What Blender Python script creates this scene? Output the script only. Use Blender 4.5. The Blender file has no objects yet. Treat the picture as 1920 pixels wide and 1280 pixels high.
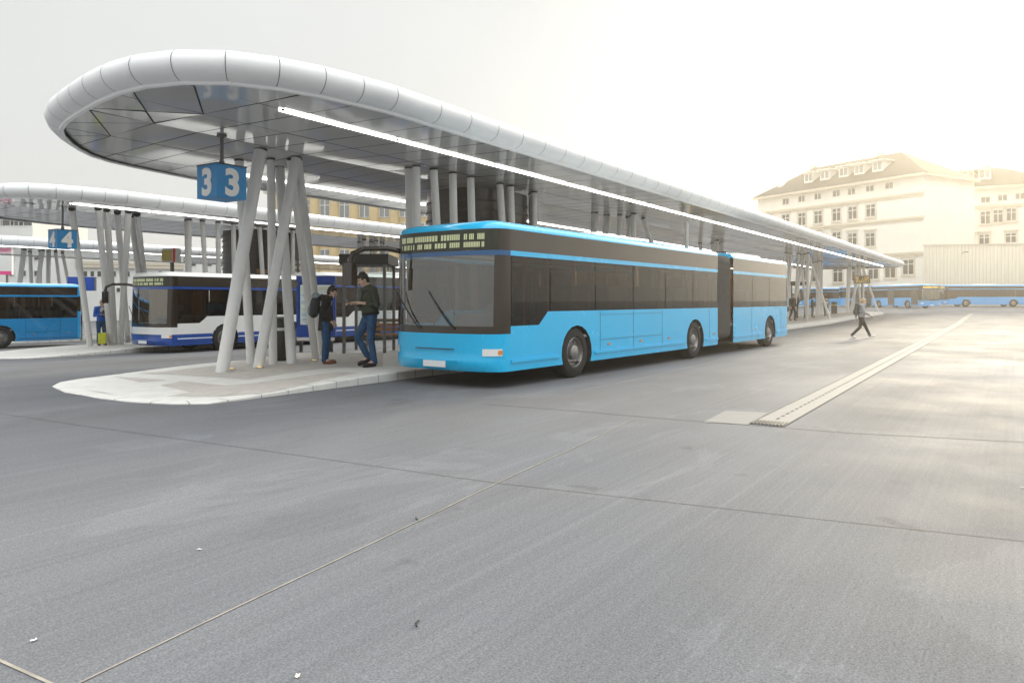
import bpy, bmesh, math, random
from mathutils import Vector, Matrix
R = math.radians
random.seed(7)
SC = bpy.context.scene
COL = SC.collection

# ------------------------------------------------------------------ camera, sky, sun, exposure
F, CX, HY, EYE = 1385.0, 960.0, 563.0, 1.48      # focal length in photo pixels, horizon row, eye height
cam_d = bpy.data.cameras.new("camera")
cam_d.sensor_width = 36.0
cam_d.lens = 36.0 * F / 1920.0
cam_d.shift_y = -(640.0 - HY) / 1920.0
cam_d.clip_start, cam_d.clip_end = 0.1, 3000.0
cam = bpy.data.objects.new("camera", cam_d); COL.objects.link(cam)
cam.location = (0, 0, EYE); cam.rotation_euler = (R(90), 0, 0)
SC.camera = cam

SUN_AZ, SUN_EL = R(33.0), R(16.0)                 # azimuth to the right of the view direction (+Y)
SUN_DIR = Vector((math.sin(SUN_AZ)*math.cos(SUN_EL), math.cos(SUN_AZ)*math.cos(SUN_EL), math.sin(SUN_EL)))
W = bpy.data.worlds.new("World"); SC.world = W; W.use_nodes = True
nt = W.node_tree; nt.nodes.clear()
out = nt.nodes.new("ShaderNodeOutputWorld"); bg = nt.nodes.new("ShaderNodeBackground")
sky = nt.nodes.new("ShaderNodeTexSky"); sky.sky_type = 'NISHITA'; sky.sun_disc = False
sky.sun_elevation = SUN_EL; sky.sun_rotation = SUN_AZ
sky.air_density = 1.0; sky.dust_density = 4.0; sky.ozone_density = 1.0
hs = nt.nodes.new("ShaderNodeHueSaturation"); hs.inputs['Saturation'].default_value = 0.25
mx = nt.nodes.new("ShaderNodeMix"); mx.data_type = 'RGBA'; mx.inputs[0].default_value = 0.86
mx.inputs[7].default_value = (8.4, 8.65, 8.65, 1)     # bright even cloud cover
tcw = nt.nodes.new('ShaderNodeTexCoord'); sx_ = nt.nodes.new('ShaderNodeSeparateXYZ'); mr = nt.nodes.new('ShaderNodeMapRange')   # overcast: brighter overhead than at the horizon
mr.interpolation_type = 'SMOOTHSTEP'; mr.inputs[1].default_value = 0.37; mr.inputs[2].default_value = 0.85; mr.inputs[3].default_value = 1.0; mr.inputs[4].default_value = 4.0
vm = nt.nodes.new('ShaderNodeVectorMath'); vm.operation = 'SCALE'
nt.links.new(tcw.outputs['Generated'], sx_.inputs[0]); nt.links.new(sx_.outputs[2], mr.inputs[0])
nt.links.new(sky.outputs[0], hs.inputs['Color']); nt.links.new(hs.outputs[0], mx.inputs[6])
cn = nt.nodes.new('ShaderNodeTexNoise'); cn.inputs['Scale'].default_value = 2.2; cn.inputs['Detail'].default_value = 5.0; cn.inputs['Distortion'].default_value = .6
cm = nt.nodes.new('ShaderNodeMapRange'); cm.inputs[1].default_value = .3; cm.inputs[2].default_value = .7; cm.inputs[3].default_value = .965; cm.inputs[4].default_value = 1.03
cs_ = nt.nodes.new('ShaderNodeVectorMath'); cs_.operation = 'SCALE'
nt.links.new(tcw.outputs['Generated'], cn.inputs['Vector']); nt.links.new(cn.outputs[0], cm.inputs[0]); nt.links.new(mx.outputs[2], cs_.inputs[0]); nt.links.new(cm.outputs[0], cs_.inputs['Scale'])
nt.links.new(cs_.outputs[0], vm.inputs[0]); nt.links.new(mr.outputs[0], vm.inputs['Scale']); nt.links.new(vm.outputs[0], bg.inputs['Color']); bg.inputs['Strength'].default_value = 0.1
nt.links.new(bg.outputs[0], out.inputs['Surface'])

sun_d = bpy.data.lights.new("sun", 'SUN'); sun_d.energy = 4.6; sun_d.angle = R(10.0); sun_d.color = (1.0, 0.86, 0.62)
sun = bpy.data.objects.new("sun", sun_d); COL.objects.link(sun)
sun.rotation_euler = (-SUN_DIR).to_track_quat('-Z', 'Y').to_euler(); sun.location = (60, 90, 60)

vs = SC.view_settings
vs.view_transform = 'Standard'; vs.look = 'None'; vs.exposure = 0.0; vs.gamma = 1.0; vs.use_curve_mapping = False
cy = SC.cycles
cy.use_denoising = True
cy.max_bounces = 8; cy.diffuse_bounces = 3; cy.glossy_bounces = 4; cy.transparent_max_bounces = 16
cy.volume_bounces = 0; cy.sample_clamp_indirect = 6.0
cy.caustics_reflective = False; cy.caustics_refractive = False

# ------------------------------------------------------------------ measuring helpers
PHI = R(34.2); S_, C_ = math.sin(PHI), math.cos(PHI)
def uv(u, v): return (u*S_ + v*C_, u*C_ - v*S_)      # u runs along the platforms, v to the right of them
def to_uv(x, y): return (x*S_ + y*C_, x*C_ - y*S_)
def sstep(t): t = max(0.0, min(1.0, t)); return t*t*(3-2*t)
def gz(x, y):
    u, v = to_uv(x, y)
    z = 0.022*min(0.0, v + 12.0) if v > -62 else -1.1
    t = min(max(0.0, y - 42.0), 110.0)
    return z + 0.0112*t*sstep(t/10.0)
def at_z(px, py, z):
    d = (EYE - z)*F/(py - HY); return Vector(((px-CX)/F*d, d, z))
def on_ground(px, py, dz=0.0):
    p = at_z(px, py, dz)
    for _ in range(12): p = at_z(px, py, gz(p.x, p.y) + dz)
    return p
def at_d(px, py, d): return Vector(((px-CX)/F*d, d, EYE + (HY-py)/F*d))

# ------------------------------------------------------------------ materials
MATS = {}
def mat(name, color, rough=0.5, metal=0.0, var=0.0, scale=6.0, emit=None, estr=0.0, bump=0.0, spec=0.5, coat=0.0, stretch=None, dirt=0.0):
    m = bpy.data.materials.new(name); m.use_nodes = True; MATS[name] = m
    n = m.node_tree.nodes; l = m.node_tree.links; b = n['Principled BSDF']
    b.inputs['Base Color'].default_value = (*color, 1); b.inputs['Roughness'].default_value = rough
    b.inputs['Metallic'].default_value = metal; b.inputs['Specular IOR Level'].default_value = spec
    b.inputs['Coat Weight'].default_value = coat; b.inputs['Coat Roughness'].default_value = 0.05
    if emit: b.inputs['Emission Color'].default_value = (*emit, 1); b.inputs['Emission Strength'].default_value = estr
    if var or bump:
        tc = n.new('ShaderNodeTexCoord'); mp = n.new('ShaderNodeMapping'); nz = n.new('ShaderNodeTexNoise')
        nz.inputs['Scale'].default_value = scale; nz.inputs['Detail'].default_value = 6.0; nz.inputs['Roughness'].default_value = 0.62
        l.new(tc.outputs['Object'], mp.inputs[0]); l.new(mp.outputs[0], nz.inputs['Vector'])
        if stretch: mp.inputs['Scale'].default_value = stretch
        if var:
            rp = n.new('ShaderNodeMapRange'); rp.inputs[1].default_value = 0.3; rp.inputs[2].default_value = 0.7
            rp.inputs[3].default_value = 1-var; rp.inputs[4].default_value = 1+var
            mm = n.new('ShaderNodeVectorMath'); mm.operation = 'SCALE'; mm.inputs[0].default_value = color
            l.new(nz.outputs[0], rp.inputs[0]); l.new(rp.outputs[0], mm.inputs['Scale']); l.new(mm.outputs[0], b.inputs['Base Color'])
            rr = n.new('ShaderNodeMapRange'); rr.inputs[3].default_value = rough*0.85; rr.inputs[4].default_value = min(1, rough*1.2)
            l.new(nz.outputs[0], rr.inputs[0]); l.new(rr.outputs[0], b.inputs['Roughness'])
        if bump:
            bp = n.new('ShaderNodeBump'); bp.inputs['Strength'].default_value = bump; bp.inputs['Distance'].default_value = 0.02
            l.new(nz.outputs[0], bp.inputs['Height']); l.new(bp.outputs[0], b.inputs['Normal'])
    return m
def glass(name, tint, rough=0.02, ior=1.5):
    m = bpy.data.materials.new(name); m.use_nodes = True; MATS[name] = m
    n = m.node_tree.nodes; l = m.node_tree.links; n.clear()
    o = n.new('ShaderNodeOutputMaterial'); t = n.new('ShaderNodeBsdfTransparent'); g = n.new('ShaderNodeBsdfGlossy')
    t.inputs[0].default_value = (*tint, 1); g.inputs['Roughness'].default_value = rough; g.inputs[0].default_value = (1, 1, 1, 1)
    lw = n.new('ShaderNodeLayerWeight'); lw.inputs[0].default_value = .5; pw = n.new('ShaderNodeMath'); pw.operation = 'POWER'; pw.inputs[1].default_value = 5.0
    f0 = ((ior-1)/(ior+1))**2; fr = n.new('ShaderNodeMapRange'); fr.inputs[3].default_value = f0; fr.inputs[4].default_value = 1.0; mxs = n.new('ShaderNodeMixShader')
    l.new(lw.outputs['Facing'], pw.inputs[0]); l.new(pw.outputs[0], fr.inputs[0]); l.new(fr.outputs[0], mxs.inputs[0]); l.new(t.outputs[0], mxs.inputs[1]); l.new(g.outputs[0], mxs.inputs[2]); l.new(mxs.outputs[0], o.inputs[0])
    return m

def asphalt():
    m = bpy.data.materials.new("station_concrete"); m.use_nodes = True; MATS["station_concrete"] = m
    n = m.node_tree.nodes; l = m.node_tree.links; b = n['Principled BSDF']
    tc = n.new('ShaderNodeTexCoord'); rot = n.new('ShaderNodeMapping'); rot.inputs['Rotation'].default_value = (0, 0, -(math.pi/2-PHI))
    l.new(tc.outputs['Object'], rot.inputs[0])
    def noise(scale, detail=5, st=None, rough=0.6, dist=0.0):
        mp = n.new('ShaderNodeMapping'); nz = n.new('ShaderNodeTexNoise')
        if st: mp.inputs['Scale'].default_value = st
        nz.inputs['Scale'].default_value = scale; nz.inputs['Detail'].default_value = detail; nz.inputs['Roughness'].default_value = rough
        nz.inputs['Distortion'].default_value = dist
        l.new(rot.outputs[0], mp.inputs[0]); l.new(mp.outputs[0], nz.inputs[0]); return nz.outputs[0]
    def rng(x, a, b_, lo, hi, clamp=True):
        r = n.new('ShaderNodeMapRange'); r.clamp = clamp
        for i, q in enumerate((a, b_, lo, hi)): r.inputs[i+1].default_value = q
        l.new(x, r.inputs[0]); return r.outputs[0]
    def mul(a, b_):
        r = n.new('ShaderNodeMath'); r.operation = 'MULTIPLY'; l.new(a, r.inputs[0]); l.new(b_, r.inputs[1]); return r.outputs[0]
    big = rng(noise(0.16, 6, (0.55, 1.6, 1), 0.55, 0.6), .34, .66, .84, 1.14)
    streak = rng(noise(0.9, 5, (0.10, 1.0, 1), 0.6, 0.3), .3, .7, .90, 1.08)
    fine = rng(noise(1.0, 6, (0.12, 22.0, 1), 0.7), .3, .7, .91, 1.08)
    blot = rng(noise(0.55, 8, (.7, 1.2, 1), 0.68, 1.2), .56, .585, 1.0, 1.11)          # pale washed patches with a hard rim
    spot = rng(noise(2.3, 3, None, 0.5, 0.5), .69, .77, 1.0, 0.78)                      # oil drips
    grit = rng(noise(95, 2, None, 0.5), .32, .70, .74, 1.27)
    grit2 = rng(noise(32, 4, None, 0.7), .3, .7, .87, 1.13)
    # pale scratches and brush marks running towards the far end, and dark tyre tracks along the lane
    scr = rng(noise(1.0, 8, (.07, 9.0, 1), .75), .55, .72, 1.0, 1.15)
    trk = rng(noise(0.42, 3, (.06, 1.0, 1), .45, .15), .56, .70, 1.0, .86)
    wet = rng(noise(0.30, 7, (.8, 1.1, 1), .6, 2.0), .60, .612, 1.0, .94)
    tot = mul(mul(mul(mul(big, streak), mul(blot, spot)), mul(mul(grit, grit2), fine)), mul(mul(scr, trk), wet))
    cr = n.new('ShaderNodeMix'); cr.data_type = 'RGBA'
    l.new(rng(noise(0.12, 4), .35, .65, 0, 1), cr.inputs[0])
    cr.inputs[6].default_value = (0.132, 0.138, 0.153, 1); cr.inputs[7].default_value = (0.146, 0.145, 0.150, 1)
    sc = n.new('ShaderNodeVectorMath'); sc.operation = 'SCALE'; l.new(cr.outputs[2], sc.inputs[0]); l.new(tot, sc.inputs['Scale'])
    l.new(sc.outputs[0], b.inputs['Base Color'])
    l.new(rng(noise(0.5, 5), .3, .7, .70, .86), b.inputs['Roughness']); b.inputs['Specular IOR Level'].default_value = 0.11
    bp = n.new('ShaderNodeBump'); bp.inputs['Strength'].default_value = 0.35; bp.inputs['Distance'].default_value = 0.006
    l.new(noise(70, 3), bp.inputs['Height']); l.new(bp.outputs[0], b.inputs['Normal'])
    return m
asphalt()
mat("pale_concrete", (.66, .645, .61), .8, var=.10, scale=3.0, bump=.15)
mat("beige_paving", (.50, .465, .425), .85, var=.14, scale=5.0, bump=.2)
mat("joint_dark", (.095, .088, .082), .9, var=.4, scale=8)
mat("joint_pale", (.26, .235, .20), .85, var=.3, scale=5)
mat("patch_concrete", (.165, .163, .16), .8, var=.1, scale=4)
mat("column_paint", (.74, .735, .72), .38, var=.05, scale=2)
mat("fascia_metal", (.82, .825, .825), .42, metal=.0, var=.05, scale=1.2, spec=.35)
mat("roof_metal", (.62, .63, .63), .4, metal=.2)
mat("lip_white", (.86, .86, .86), .4)
mat("seam_dark", (.05, .05, .055), 1.0, spec=0.0)
mat("soffit_metal", (.50, .50, .50), .32, metal=.0, var=.05, scale=.8, spec=.6, coat=1.0)
mat("lamp_white", (.9, .9, .88), .4, emit=(1.0, .97, .90), estr=7.0)
mat("dark_metal", (.045, .044, .043), .45, metal=.3, var=.15, scale=4)
mat("dark_cladding", (.030, .024, .019), .35, var=.3, scale=2)
mat("grey_metal", (.16, .155, .15), .45, metal=.4, var=.1)
mat("sign_blue", (.0, .24, .56), .35)
mat("sign_white", (.90, .89, .86), .5)
mat("board_blue", (.0, .055, .36), .35)
mat("poster_white", (.72, .72, .70), .4, var=.04, scale=3, emit=(.72, .72, .70), estr=.45)
mat("poster_blue", (.42, .52, .62), .4, emit=(.42, .52, .62), estr=.45)
mat("poster_cream", (.70, .64, .50), .4, emit=(.70, .64, .50), estr=.45)
mat("bench_wood", (.42, .22, .09), .6, var=.25, scale=6, stretch=(1, 8, 8))
mat("bus_blue", (.0, .45, .80), .26, coat=.6, var=.03, scale=1.1)
mat("bus_left_blue", (.0, .31, .72), .28, coat=.6, var=.03, scale=1.1)
mat("bus_far_blue", (.05, .36, .76), .3, coat=.5)
mat("bus_white", (.72, .72, .70), .3, coat=.5, var=.03, scale=1.1)
mat("bus_blue_dark", (.0, .075, .22), .25, coat=.6)
mat("bus_navy", (.0, .05, .29), .28, coat=.6)
mat("bus_stripe_white", (.75, .78, .80), .4)
mat("bus_black", (.024, .015, .008), .16, coat=.4)
mat("rubber", (.018, .017, .017), .85, var=.2, scale=9)
mat("bellows_grey", (.10, .095, .088), .8, var=.15)
mat("rim_metal", (.30, .29, .28), .4, metal=.7, var=.2, scale=7)
mat("lamp_glass", (.78, .78, .76), .08, coat=1.0)
mat("amber_lens", (.75, .22, .02), .2)
mat("red_lens", (.5, .02, .015), .2)
mat("seat_fabric", (.035, .05, .10), .9, var=.4, scale=14)
mat("interior_grey", (.50, .50, .49), .7)
mat("led_dark", (.018, .022, .012), .3)
mat("led_green", (.3, .32, .18), .4, emit=(.66, .70, .42), estr=.36)
mat("drain_concrete", (.205, .20, .19), .8, var=.15, scale=2.0)
mat("cabin_light", (.8, .8, .75), .5, emit=(1.0, .93, .78), estr=2.2)
mat("led_amber", (.5, .3, .03), .4, emit=(1.0, .62, .12), estr=1.3)
mat("wall_cream", (.84, .80, .72), .85, var=.06, scale=.35)
mat("wall_trim", (.62, .55, .44), .8, var=.05)
mat("wall_white", (.74, .74, .72), .85, var=.05, scale=.4)
mat("wall_ochre", (.60, .46, .24), .8, var=.08, scale=.6)
mat("wall_board", (.74, .69, .58), .85, var=.12, scale=2.0, stretch=(3, 3, .15))
mat("roof_tile", (.035, .027, .02), .8, var=.25, scale=1.5)
mat("window_dark", (.03, .032, .034), .08, spec=.8)
mat("window_grey", (.22, .235, .25), .1, spec=.8)
mat("window_frame", (.70, .69, .66), .5)
mat("skin", (.60, .40, .30), .55, var=.08, scale=9)
mat("hair_dark", (.018, .013, .010), .65, var=.3, scale=40)
mat("hair_blond", (.42, .29, .13), .6, var=.25, scale=40)
mat("fur_brown", (.05, .022, .014), .95, var=.4, scale=60, bump=.6)
mat("jacket_olive", (.042, .052, .036), .8, var=.2, scale=16, bump=.3)
mat("jacket_black", (.012, .012, .014), .85, var=.3, scale=16, bump=.3)
mat("jacket_blue", (.005, .10, .50), .6, var=.15, scale=14, bump=.3)
mat("jacket_grey", (.30, .30, .31), .8, var=.15, scale=14, bump=.3)
mat("shirt_white", (.72, .69, .60), .85, var=.1, scale=12)
mat("denim", (.022, .075, .17), .9, var=.35, scale=11, bump=.3)
mat("trousers_dark", (.016, .016, .018), .9, var=.25, scale=12)
mat("shoe_black", (.010, .010, .010), .6)
mat("shoe_brown", (.16, .045, .02), .5)
mat("shoe_white", (.78, .78, .76), .6)
mat("pack_dark", (.030, .038, .042), .8, var=.3, scale=14)
mat("pack_grey", (.22, .27, .29), .8, var=.2, scale=14)
mat("case_yellow", (.58, .60, .03), .5, var=.1)
mat("paper", (.5, .5, .49), .7)
mat("pink", (.75, .06, .26), .5)
mat("banner_red", (.62, .03, .03), .5)
mat("banner_yellow", (.50, .40, .10), .5)
glass("bus_tint_glass", (.15, .10, .055))
glass("windscreen_glass", (.70, .78, .80), ior=2.25)
glass("clear_glass", (.80, .84, .84))

# ------------------------------------------------------------------ mesh helpers
class MB:
    """collects shapes and links them as one mesh object"""
    def __init__(self): self.bm = bmesh.new(); self.mi = 0; self.mats = []
    def m(self, name):
        if name not in self.mats: self.mats.append(name)
        self.mi = self.mats.index(name); return self
    def face(self, pts):
        try: f = self.bm.faces.new([self.bm.verts.new(p) for p in pts])
        except ValueError: return None
        f.material_index = self.mi; return f
    def grid(self, rows, close=False, skip=None):
        vv = [[self.bm.verts.new(p) for p in r] for r in rows]
        for i in range(len(vv)-1):
            n = len(vv[i]); rng_ = range(n) if close else range(n-1)
            for j in rng_:
                if skip and skip(i, j): continue
                f = self.bm.faces.new((vv[i][j], vv[i][(j+1) % n], vv[i+1][(j+1) % n], vv[i+1][j])); f.material_index = self.mi
        return vv
    def box(self, c, s, rz=0.0, frame=None):
        M = frame or (Matrix.Translation(c) @ Matrix.Rotation(rz, 4, 'Z'))
        x, y, z = s[0]/2, s[1]/2, s[2]/2
        v = [self.bm.verts.new(M @ Vector(p)) for p in ((-x,-y,-z),(x,-y,-z),(x,y,-z),(-x,y,-z),(-x,-y,z),(x,-y,z),(x,y,z),(-x,y,z))]
        for q in ((0,3,2,1),(4,5,6,7),(0,1,5,4),(1,2,6,5),(2,3,7,6),(3,0,4,7)):
            self.bm.faces.new([v[i] for i in q]).material_index = self.mi
        return self
    def prism(self, poly, z0, z1):
        a = [self.bm.verts.new((p[0], p[1], z0)) for p in poly]; b = [self.bm.verts.new((p[0], p[1], z1)) for p in poly]; n = len(a)
        self.bm.faces.new(a[::-1]).material_index = self.mi; self.bm.faces.new(b).material_index = self.mi
        for i in range(n): self.bm.faces.new((a[i], a[(i+1) % n], b[(i+1) % n], b[i])).material_index = self.mi
        return self
    def tube(self, pts, radii, seg=12, cap=True, flat=1.0):
        pts = [Vector(p) for p in pts]
        if not hasattr(radii, '__len__'): radii = [radii]*len(pts)
        rows = []; up = None
        for i, p in enumerate(pts):
            t = (pts[min(i+1, len(pts)-1)] - pts[max(i-1, 0)]).normalized()
            if up is None: up = Vector((0, 0, 1)) if abs(t.z) < .9 else Vector((0, 1, 0))
            a = t.cross(up).normalized(); b = a.cross(t).normalized(); up = b
            rows.append([p + (a*math.cos(q)*radii[i] + b*math.sin(q)*radii[i]*flat) for q in (2*math.pi*k/seg for k in range(seg))])
        vv = self.grid(rows, close=True)
        if cap:
            self.bm.faces.new(vv[0][::-1]).material_index = self.mi; self.bm.faces.new(vv[-1]).material_index = self.mi
        return self
    def ball(self, c, r, seg=14, rings=8, M=None):
        r = r if hasattr(r, '__len__') else (r, r, r)
        g = bmesh.ops.create_uvsphere(self.bm, u_segments=seg, v_segments=rings, radius=1.0)
        T = Matrix.Translation(c) @ (M or Matrix.Identity(4)) @ Matrix.Diagonal((*r, 1))
        bmesh.ops.transform(self.bm, matrix=T, verts=g['verts'])
        for v in g['verts']:
            for f in v.link_faces: f.material_index = self.mi
        return self
    def lathe(self, prof, M, seg=28):
        rows = [[M @ Vector((r*math.cos(2*math.pi*k/seg), r*math.sin(2*math.pi*k/seg), h)) for k in range(seg)] for r, h in prof]
        self.grid(rows, close=True); return self
    def build(self, name, parent=None, smooth=None, matname=None, bevel=0.0, keep_normals=False):
        if not keep_normals: bmesh.ops.recalc_face_normals(self.bm, faces=self.bm.faces)
        me = bpy.data.meshes.new(name); self.bm.to_mesh(me); self.bm.free()
        for q in ([matname] if matname else self.mats): me.materials.append(MATS[q])
        o = bpy.data.objects.new(name, me); COL.objects.link(o)
        if parent: o.parent = parent
        if smooth is not None:
            for p in me.polygons: p.use_smooth = True
            if hasattr(me, 'set_sharp_from_angle'): me.set_sharp_from_angle(angle=R(smooth))
        if bevel:
            bv = o.modifiers.new("bevel", 'BEVEL'); bv.width = bevel; bv.segments = 2; bv.limit_method = 'ANGLE'; bv.angle_limit = R(40)
        return o
def tag(o, label=None, cat=None, group=None, kind=None):
    if label: o['label'] = label
    if cat: o['category'] = cat
    if group: o['group'] = group
    if kind: o['kind'] = kind
    return o
def thing(name, label, cat, loc=(0, 0, 0), rz=0.0, group=None):
    o = bpy.data.objects.new(name, None); COL.objects.link(o)
    o.location = loc; o.rotation_euler = (0, 0, rz); o.empty_display_size = .3
    return tag(o, label, cat, group)
def kids(o): return [c for c in bpy.data.objects if c.parent == o]
def copy_tree(o, parent=None):
    c = o.copy(); COL.objects.link(c); c.parent = parent
    for ch in kids(o): copy_tree(ch, c)
    return c
HAZE_D, HAZE_G = 0.0013, 0.69

# ================================================================== THE SETTING
def ground():
    us = [-150, -60, -30] + [-20 + 2*i for i in range(56)] + [95, 100, 105, 110, 120, 130, 140, 150, 170, 200, 260, 420]
    vs_ = [-300, -200, -120, -90, -62, -52, -42, -34, -28, -22, -17, -12, -9, -6, -3, 0, 3, 6, 10, 15, 22, 30, 45, 70, 120, 220]
    b = MB().m("station_concrete")
    b.grid([[Vector((*uv(u, v), gz(*uv(u, v)))) for v in vs_] for u in us])
    tag(b.build("bus_station_ground", smooth=60), kind='structure')
ground()

def strip(b, pts, w, dz=0.004):
    """thin flat strip lying on the ground along plan points"""
    P = []
    for a, c in zip(pts[:-1], pts[1:]):
        a, c = Vector(a[:2]), Vector(c[:2]); n = max(1, int((c-a).length/1.2))
        P += [a.lerp(c, i/n) for i in range(n)]
    P.append(Vector(pts[-1][:2])); rows = []
    for i, p in enumerate(P):
        t = (P[min(i+1, len(P)-1)] - P[max(i-1, 0)]).normalized(); q = Vector((-t.y, t.x))*w/2
        rows.append([Vector((*(p+q), gz(*(p+q))+dz)), Vector((*(p-q), gz(*(p-q))+dz))])
    b.grid(rows)
def wob(px):   # points with a little hand-laid wander
    return [on_ground(*p) + Vector((random.uniform(-.01, .01), random.uniform(-.01, .01), 0)) for p in px]
for nm, mt, pxs, w in (
        ("expansion_joint", "joint_dark", [(-40, 769), (150, 797), (500, 845), (930, 905), (1300, 946), (1600, 979), (1990, 1022)], .0085),
        ("sealed_joint", "joint_pale", [(140, 1286), (420, 1150), (700, 1017), (930, 905), (1060, 846), (1190, 785)], .010),
        ("sealed_joint", "joint_pale", [(-60, 1212), (0, 1238), (110, 1288)], .015),
        ("expansion_joint", "joint_dark", [(905, 757), (1080, 770), (1200, 781), (1405, 797), (1600, 812), (1960, 831)], .018),
        ("sealed_joint", "joint_pale", [(1080, 735), (1290, 690), (1450, 650)], .02),
        ("expansion_joint", "joint_dark", [(1440, 641), (1700, 645), (2000, 648)], .06)):
    b = MB().m(mt); strip(b, wob(pxs), w); tag(b.build(nm), kind='structure')
b = MB().m("patch_concrete")
b.face([on_ground(*p) + Vector((0, 0, .004)) for p in ((1318, 792), (1404, 796), (1440, 774), (1360, 770))])
tag(b.build("concrete_patch"), kind='structure')

# drainage channel running away along the lane
def drain():
    a, c = on_ground(1437, 797), on_ground(1822, 588)
    t = thing("drain_channel", "long pale drainage channel with dotted slot in the ground right of the bendy bus", "drain", (a.x, a.y, 0))
    O = Vector((a.x, a.y, 0)); b = MB().m("drain_concrete"); strip(b, [a-O, c-O], .38)
    d = (c-a).normalized(); d.z = 0; q = Vector((-d.y, d.x, 0))
    # strip() samples gz in local coordinates, so put the heights right here
    for v in b.bm.verts: v.co.z = gz(v.co.x+O.x, v.co.y+O.y) + .006
    b.build("channel_slab", t)
    e = MB().m("joint_dark")
    for s in (-1, 1): strip(e, [a-O+q*s*.20, c-O+q*s*.20], .018)
    for v in e.bm.verts: v.co.z = gz(v.co.x+O.x, v.co.y+O.y) + .009
    e.build("channel_edge", t)
    g = MB().m("joint_dark"); L = 0.55
    while L < 34:
        p = a - O + d*L; z = gz(p.x+O.x, p.y+O.y) + .0105
        g.face([Vector((*(p + d*sx*.055 + q*sy*.016)[:2], z)) for sx, sy in ((-1, -1), (1, -1), (1, 1), (-1, 1))]); L += .25
    tag(g.build("inlet_slot", t), kind='stuff')
    g = MB().m("dark_metal")
    for i in range(9):
        p = a - O + q*(-.17 + .0425*i) + d*.13
        g.box((p.x, p.y, gz(p.x+O.x, p.y+O.y)+.012), (.26, .028, .012), math.atan2(d.y, d.x))
    g.m("grey_metal").box(((d*.13).x, (d*.13).y, .0075), (.30, .38, .006), math.atan2(d.y, d.x))
    g.build("inlet_grate", t)
drain()

# ------------------------------------------------------------------ platforms (raised islands)
NOSE = [(7.24, -8.39), (6.36, -8.76), (5.98, -9.16), (5.70, -9.66), (5.62, -10.25), (5.62, -10.8), (5.77, -11.86), (6.19, -13.6), (7.09, -15.0), (8.13, -15.9), (9.7, -16.35)]
VC3 = -12.44
def ktop(u, u0): return .025 + .125*sstep((u - u0 - .3)/4.2)
def platform(vc, u0, u1, name="platform_pavement"):
    rel = [(0.55, 3.0), (.25, 2.6), (.05, 1.9), (0, 1.1), (.12, -.2), (.5, -1.5), (.85, -2.05), (1.3, -2.3)]
    ol = [(u0+a, vc+c-.05) for a, c in rel] + [(u0+1.8+.5*i, vc-2.36-.02*i) for i in range(3)] + [(u0+3.3, vc-2.42)]
    n = int((u1-u0)/3)
    ol += [(u0+3.3+.5*i, vc-2.42) for i in range(1, 5)] + [(u0+3.3+(u1-u0-6)*i/n, vc-2.42) for i in range(1, n)]
    ol += [(u1-2.5, vc-2.42), (u1-.9, vc-1.9), (u1, vc-.4), (u1-.1, vc+1.0), (u1-1.1, vc+2.45), (u1-3, vc+2.97)]
    ol += [(u1-3-(u1-u0-6)*i/n, vc+2.97) for i in range(1, n-1)] + [(u0+6.2-.5*i, vc+2.97) for i in range(0, 9)] + [(u0+1.7, vc+2.97), (u0+1.2, vc+2.98)]
    b = MB().m("pale_concrete"); cx, cy_ = u0+4, vc
    def top(u, v, dz=0): return Vector((*uv(u, v), gz(*uv(u, v)) + ktop(u, u0) + dz))
    inner = []
    m_ = len(ol)
    for i, (u, v) in enumerate(ol):      # inset ring = kerb stones
        p, q = Vector(ol[i-1]), Vector(ol[(i+1) % m_]); t = (q-p).normalized(); nrm = Vector((-t.y, t.x))
        w = Vector((u, v)); c_ = Vector((min(max(u, u0+4), u1-4), vc))
        if nrm.dot(c_-w) < 0: nrm = -nrm
        inner.append(w + nrm*.28)
    rows = [[Vector((*uv(u, v), gz(*uv(u, v))-.25)) for u, v in ol], [top(u, v, -.012) for u, v in ol],
            [top(*(Vector(o).lerp(i_, .10))) for o, i_ in zip(ol, inner)], [top(*i_) for i_ in inner]]
    b.grid(rows, close=True)
    f = b.face([Vector((i_[0], i_[1], 0)) for i_ in inner])
    g = [f] + list(f.edges) + list(f.verts)
    for k in [.5*q for q in range(1, 24)] + [12+2*q for q in range(int((u1-u0-12)/2))]:
        g = bmesh.ops.bisect_plane(b.bm, geom=g, plane_co=(u0+k, 0, 0), plane_no=(1, 0, 0))['geom']
    g = bmesh.ops.bisect_plane(b.bm, geom=g, plane_co=(0, -12, 0), plane_no=(0, 1, 0))['geom']
    vs_ = {v for x in g if isinstance(x, bmesh.types.BMFace) for v in x.verts}
    for v in vs_: v.co = top(v.co.x, v.co.y)
    o = b.build(name, smooth=25); tag(o, kind='structure')
    # kerb stone joints
    j = MB().m("joint_dark"); acc = 0
    for i in range(m_):
        p, q = Vector(ol[i]), Vector(ol[(i+1) % m_]); L = (q-p).length; t = (q-p).normalized(); s = .5
        nn = (inner[i]-Vector(ol[i])).normalized()
        if p.x > 40: continue
        a1, b1 = p, q
        k = 1 if L < 1.2 else int(L/1.0)
        for w in range(k):
            c = a1 + t*(L*(w+.5)/k); c2 = c + nn*.26
            h = t*.005; o2 = -nn*.003
            j.face([top(*(c-h), .003), top(*(c+h), .003), top(*(c2+h), .003), top(*(c2-h), .003)])
            lo = -ktop(c.x, u0)
            j.face([top(*(c-h+o2), .0), top(*(c+h+o2), .0), top(*(c+h+o2), lo), top(*(c-h+o2), lo)])
    tag(j.build("kerb_joints"), kind='structure')
    return top
U3, U4, U5 = 5.7, 9.7, 13.5
VC4, VC5 = -27.5, -42.6
top3 = platform(VC3, U3, 75.0)
top4 = platform(VC4, U4, 79.0)
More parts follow.
